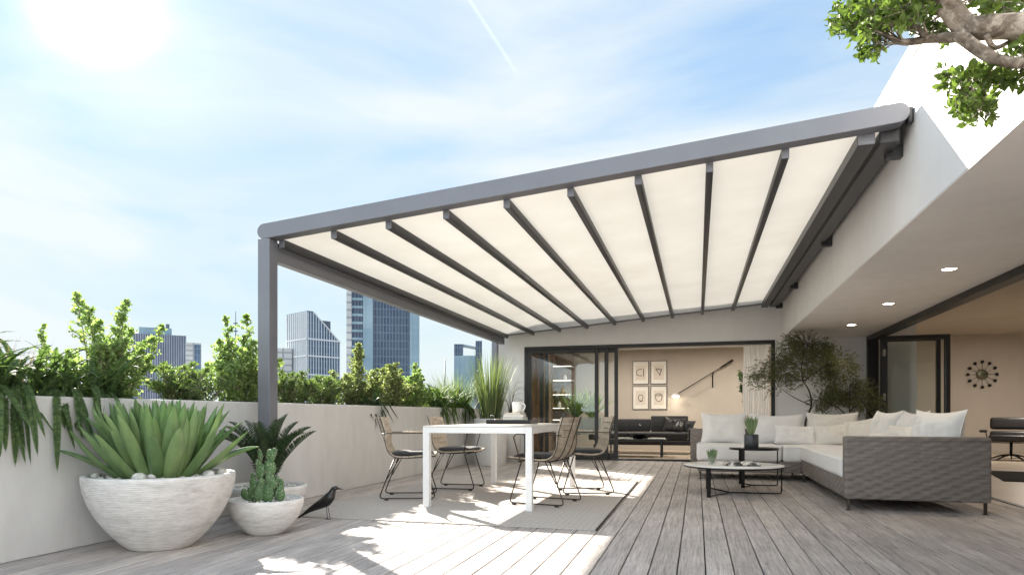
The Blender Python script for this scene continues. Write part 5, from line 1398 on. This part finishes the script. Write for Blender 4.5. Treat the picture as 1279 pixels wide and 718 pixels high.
# ================================================================== ROOM ON THE RIGHT
ck = thing('wall_clock', 'round sunburst clock with twelve black balls on thin spokes on the tan wall', 'clock', (6.30, 17.5, 1.78))
m = MB(); m.lathe([(0, 0.05), (0.10, 0.05), (0.115, 0.04), (0.115, 0.0)], n=32); o = m.build('clock_body', m_plain('olive_brass', (0.12, 0.12, 0.07), 0.4, 0.4), ck); o.rotation_euler = (R(90), 0, 0)
m = MB()
for k in range(12):
    a = k * PI / 6; m.tube([(0.10 * math.cos(a), -0.03, 0.10 * math.sin(a)), (0.28 * math.cos(a), -0.03, 0.28 * math.sin(a))], 0.005, 6)
m.build('spokes', M['chrome'], ck)
for k in range(12):
    a = k * PI / 6; m = MB(); m.ellipsoid((0.29 * math.cos(a), -0.04, 0.29 * math.sin(a)), (0.036, 0.036, 0.036), None, 14, 10); m.build('ball', M['blackm'], ck)
m = MB(); m.box((-0.01, -0.06, -0.006), (0.15, -0.055, 0.006)); m.box((-0.085, -0.066, -0.004), (0.0, -0.0605, 0.004), Matrix.Rotation(R(40), 4, 'Y')); m.build('hands', M['blackm'], ck)

lc = thing('lounge_chair', 'black leather lounge chair with headrest on a star base in the tan room', 'lounge chair', (5.66, 14.4, 0), R(-22))
part_rbox('seat', (-0.34, -0.36, 0.33), (0.34, 0.22, 0.45), 'leather', lc, 0.05, 4, Matrix.Rotation(R(-6), 4, 'X'))
part_rbox('backrest', (-0.34, 0.22, 0.46), (0.34, 0.34, 0.66), 'leather', lc, 0.05, 4, Matrix.Translation((0, 0.10, -0.05)) @ Matrix.Rotation(R(-12), 4, 'X'))
part_rbox('headrest', (-0.34, 0.27, 0.70), (0.34, 0.38, 0.94), 'leather', lc, 0.05, 4, Matrix.Translation((0, 0.14, -0.05)) @ Matrix.Rotation(R(-12), 4, 'X'))
for sx in (-1, 1):
    part_rbox('armrest', (sx * 0.42 - 0.06, -0.26, 0.52), (sx * 0.42 + 0.06, 0.16, 0.57), 'leather', lc, 0.02, 3)
    m = MB(); m.tube(smooth_path([(sx * .38, -.15, .52), (sx * .36, -.02, .40), (sx * .30, .1, .33)], 5), 0.012, 6); m.build('arm_support', M['chrome'], lc)
m = MB(); m.tube([(0, 0, 0.34), (0, 0, 0.10)], 0.025, 10)
for k in range(5):
    a = 2 * PI * k / 5 + .3; m.tube([(0, 0, 0.11), (0.16 * math.cos(a), 0.16 * math.sin(a), 0.085), (0.36 * math.cos(a), 0.36 * math.sin(a), 0.012)], [0.02, 0.018, 0.011], 6)
m.build('star_base', M['blackm'], lc)
m = MB(); m.box((-1.3, -0.9, 0), (1.3, 0.9, 0.008)); o = m.build('indoor_rug', M['rugd'], None, (5.25, 10.35, 0.004)); o.rotation_euler.z = R(-14); tag(o, 'dark flat rug on the floor of the tan room', 'rug')

# ================================================================== CITY BEYOND
def tower(name, label, c, w_, d_, z1, rz, mats, z0=-30, extra=None, slant=None):
    t = thing(name, label, 'building', (c[0], c[1], z0), R(rz)); H = z1 - z0
    m = MB()
    if slant:
        x0, x1 = -w_ / 2, w_ / 2; zz0 = [H if x <= slant[0] else H - (x - slant[0]) / (x1 - slant[0]) * slant[1] for x in (x0, slant[0], x1)]
        P = [(x0, 0), (x1, 0), (x1, zz0[2]), (slant[0], zz0[1]), (x0, zz0[0])]; k = 5
        m.add([(x, 0, z) for x, z in P] + [(x, d_, z) for x, z in P], [tuple(range(k)), tuple(reversed(range(k, 2 * k)))] + [((i + 1) % k, i, i + k, (i + 1) % k + k) for i in range(k)])
    else: m.box((-w_ / 2, 0, 0), (w_ / 2, d_, H))
    m.build('facade', M[mats], t)
    return t
def fins(t, name, xs, y0, dy, z0, z1f, wx, m_):
    m = MB()
    for x in xs: m.box((x - wx / 2, y0 - dy, z0), (x + wx / 2, y0, z1f(x)))
    m.build(name, M[m_], t)
M['twr_a'] = m_facade('blue_curtain_wall', (0.06, 0.11, 0.18), (0.09, 0.15, 0.24), (0.30, 0.36, 0.42), 1.8, 4.0, 0.10, 0.2, 'BOTH')
M['twr_b'] = m_facade('dark_blue_curtain_wall', (0.03, 0.055, 0.10), (0.055, 0.085, 0.14), (0.11, 0.145, 0.20), 1.4, 3.6, 0.25, 0.2, 'BOTH')
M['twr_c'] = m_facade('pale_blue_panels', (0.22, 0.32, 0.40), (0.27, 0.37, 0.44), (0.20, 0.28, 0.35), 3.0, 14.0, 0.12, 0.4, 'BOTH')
M['twr_d'] = m_facade('violet_grey_curtain_wall', (0.08, 0.10, 0.16), (0.13, 0.16, 0.22), (0.42, 0.42, 0.46), 1.6, 50.0, 0.18, 0.25, 'BOTH')
M['twr_w'] = m_facade('pale_concrete_with_bands', (0.50, 0.50, 0.50), (0.55, 0.55, 0.55), (0.30, 0.32, 0.35), 30.0, 3.4, 0.5, 0.7, 'BOTH')
M['cw'] = m_plain('pale_mullion', (0.72, 0.74, 0.76), 0.5)
M['roofd'] = m_plain('dark_plant_room', (0.10, 0.12, 0.16), 0.5)
# A slanted tower (left face pale fins, right face glass with diagonal roofline)
ang = 28.0
ta = tower('office_tower', 'mid-rise glass tower with diagonal sloping roofline and white mullions', (-195.4, 316.3), 20.0, 22, 56.3, 64, 'twr_a', slant=(-6.5, 15.0))
H = 86.3
fins(ta, 'mullions', [-9.8 + 1.63 * i for i in range(13)], 0, 0.35, 0, lambda x: H - 0.6 - max(0, (x + 6.5) / 16.5 * 15), 0.28, 'cw')
m = MB()
for z in (42, 52, 62, 71): m.box((-10, -0.5, z), (10, -0.36, z + 0.8))
m.build('floor_bands', M['cw'], ta)
m = MB()
for i in range(11): m.box((-10.45, 0.4 + i * 2.0, 0), (-10.01, 1.3 + i * 2.0, H - 0.3))
for z in (42, 52, 62, 71): m.box((-10.7, 0, z), (-10.46, 22, z + 0.8))
m.build('side_fins', M['cw'], ta)
m = MB(); m.box((-1.0, 8, 60), (9.2, 21.9, H - 3)); m.build('plant_room', M['roofd'], ta)
m = MB(); m.add([(-6.7, -0.6, H + .1), (10.05, -0.6, H - 15.0), (10.05, -0.6, H - 15.8), (-6.7, -0.6, H - .7), (-6.7, .3, H + .1), (10.05, .3, H - 15.0), (10.05, .3, H - 15.8), (-6.7, .3, H - .7)], [(0, 3, 2, 1), (4, 5, 6, 7), (0, 1, 5, 4), (1, 2, 6, 5), (2, 3, 7, 6), (3, 0, 4, 7)]); m.build('roof_edge', M['cw'], ta)
# tall tower
tb_ = tower('skyscraper', 'tallest dark blue glass skyscraper with pale panelled corner strips', (-138.3, 273.5), 32.7, 24, 84, 27, 'twr_b')
Ht = 114
m = MB(); m.box((-16.35, -1.0, 0), (-14.1, -0.02, Ht)); m.build('service_core', M['twr_w'], tb_)
m = MB(); m.box((-9.0, -1.2, 0), (-4.6, -0.02, Ht)); m.build('corner_strip', M['twr_c'], tb_)
m = MB(); m.box((11.9, -1.2, 0), (16.3, -0.02, Ht)); m.build('corner_strip', M['twr_c'], tb_)
m = MB(); 
for i in range(30): m.box((-14.0, -0.4, i * 3.6), (-9.1, -0.02, i * 3.6 + 1.1))
m.build('balcony_bands', M['twr_c'], tb_)
# right tower
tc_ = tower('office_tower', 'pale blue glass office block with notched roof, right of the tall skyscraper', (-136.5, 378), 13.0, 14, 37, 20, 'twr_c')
m = MB(); m.box((-6.5, 0.2, 67), (-1.0, 12, 74)); m.build('roof_block', M['twr_b'], tc_)
m = MB(); m.box((6.6, -0.5, 0), (10.5, 14, 76)); m.build('stair_tower', M['twr_b'], tc_)
m = MB(); m.add([(-1.0, 0.4, 74), (6.6, 0.4, 72.5), (6.6, 0.4, 71.8), (-1.0, 0.4, 73.2), (-1.0, 12, 74), (6.6, 12, 72.5), (6.6, 12, 71.8), (-1.0, 12, 73.2)], [(0, 3, 2, 1), (4, 5, 6, 7), (0, 1, 5, 4), (1, 2, 6, 5), (2, 3, 7, 6), (3, 0, 4, 7)]); m.build('roof_canopy', M['twr_c'], tc_)
# far left block and small white block
td_ = tower('office_block', 'grey violet glass office block rising behind the tall loose shrub', (-394, 409), 36, 24, 62, 43, 'twr_d')
m = MB(); m.box((-14, 4, 92), (8, 20, 97.5)); m.build('plant_room', M['twr_c'], td_)
m = MB(); m.box((4, 6, 97.5), (6.5, 8.5, 101)); m.build('chimney', M['roofd'], td_)
te_ = tower('apartment_block', 'small pale block with a glass front between the two bright green shrubs', (-332, 374), 9.5, 10, 50.2, 42, 'twr_w')
m = MB(); m.box((0.5, -0.4, 50), (4.4, -0.02, 79)); m.build('glass_front', M['twr_a'], te_)
tf_ = tower('office_block', 'white gridded block mostly hidden behind the awning post', (-216, 309), 9, 12, 37, 33, 'twr_w')
# masts
def mast(label, p, h, r, lean=0, name='antenna_mast', aer=True):
    t = thing(name, label, 'mast', (p[0], p[1], -30)); m = MB()
    m.tube([(0, 0, 0), (lean * .5, 0, h * .6), (lean, 0, h)], [r * 1.6, r, r * .4], 6); m.build('pole', M['roofd'], t)
    if not aer: return
    m = MB()
    for k in range(5): z = h * (.72 + .05 * k); m.box((-r * 2.5, -r, z), (r * 2.5, r, z + r * 1.5))
    m.build('aerials', M['roofd'], t)
mast('thin pale antenna mast behind the bright shrub, left of the awning post', (-263, 330), 92, 0.45)
mast('dark slightly leaning mast standing right of the tall skyscraper', (-142, 356), 64, 0.6, 1.5, aer=False)
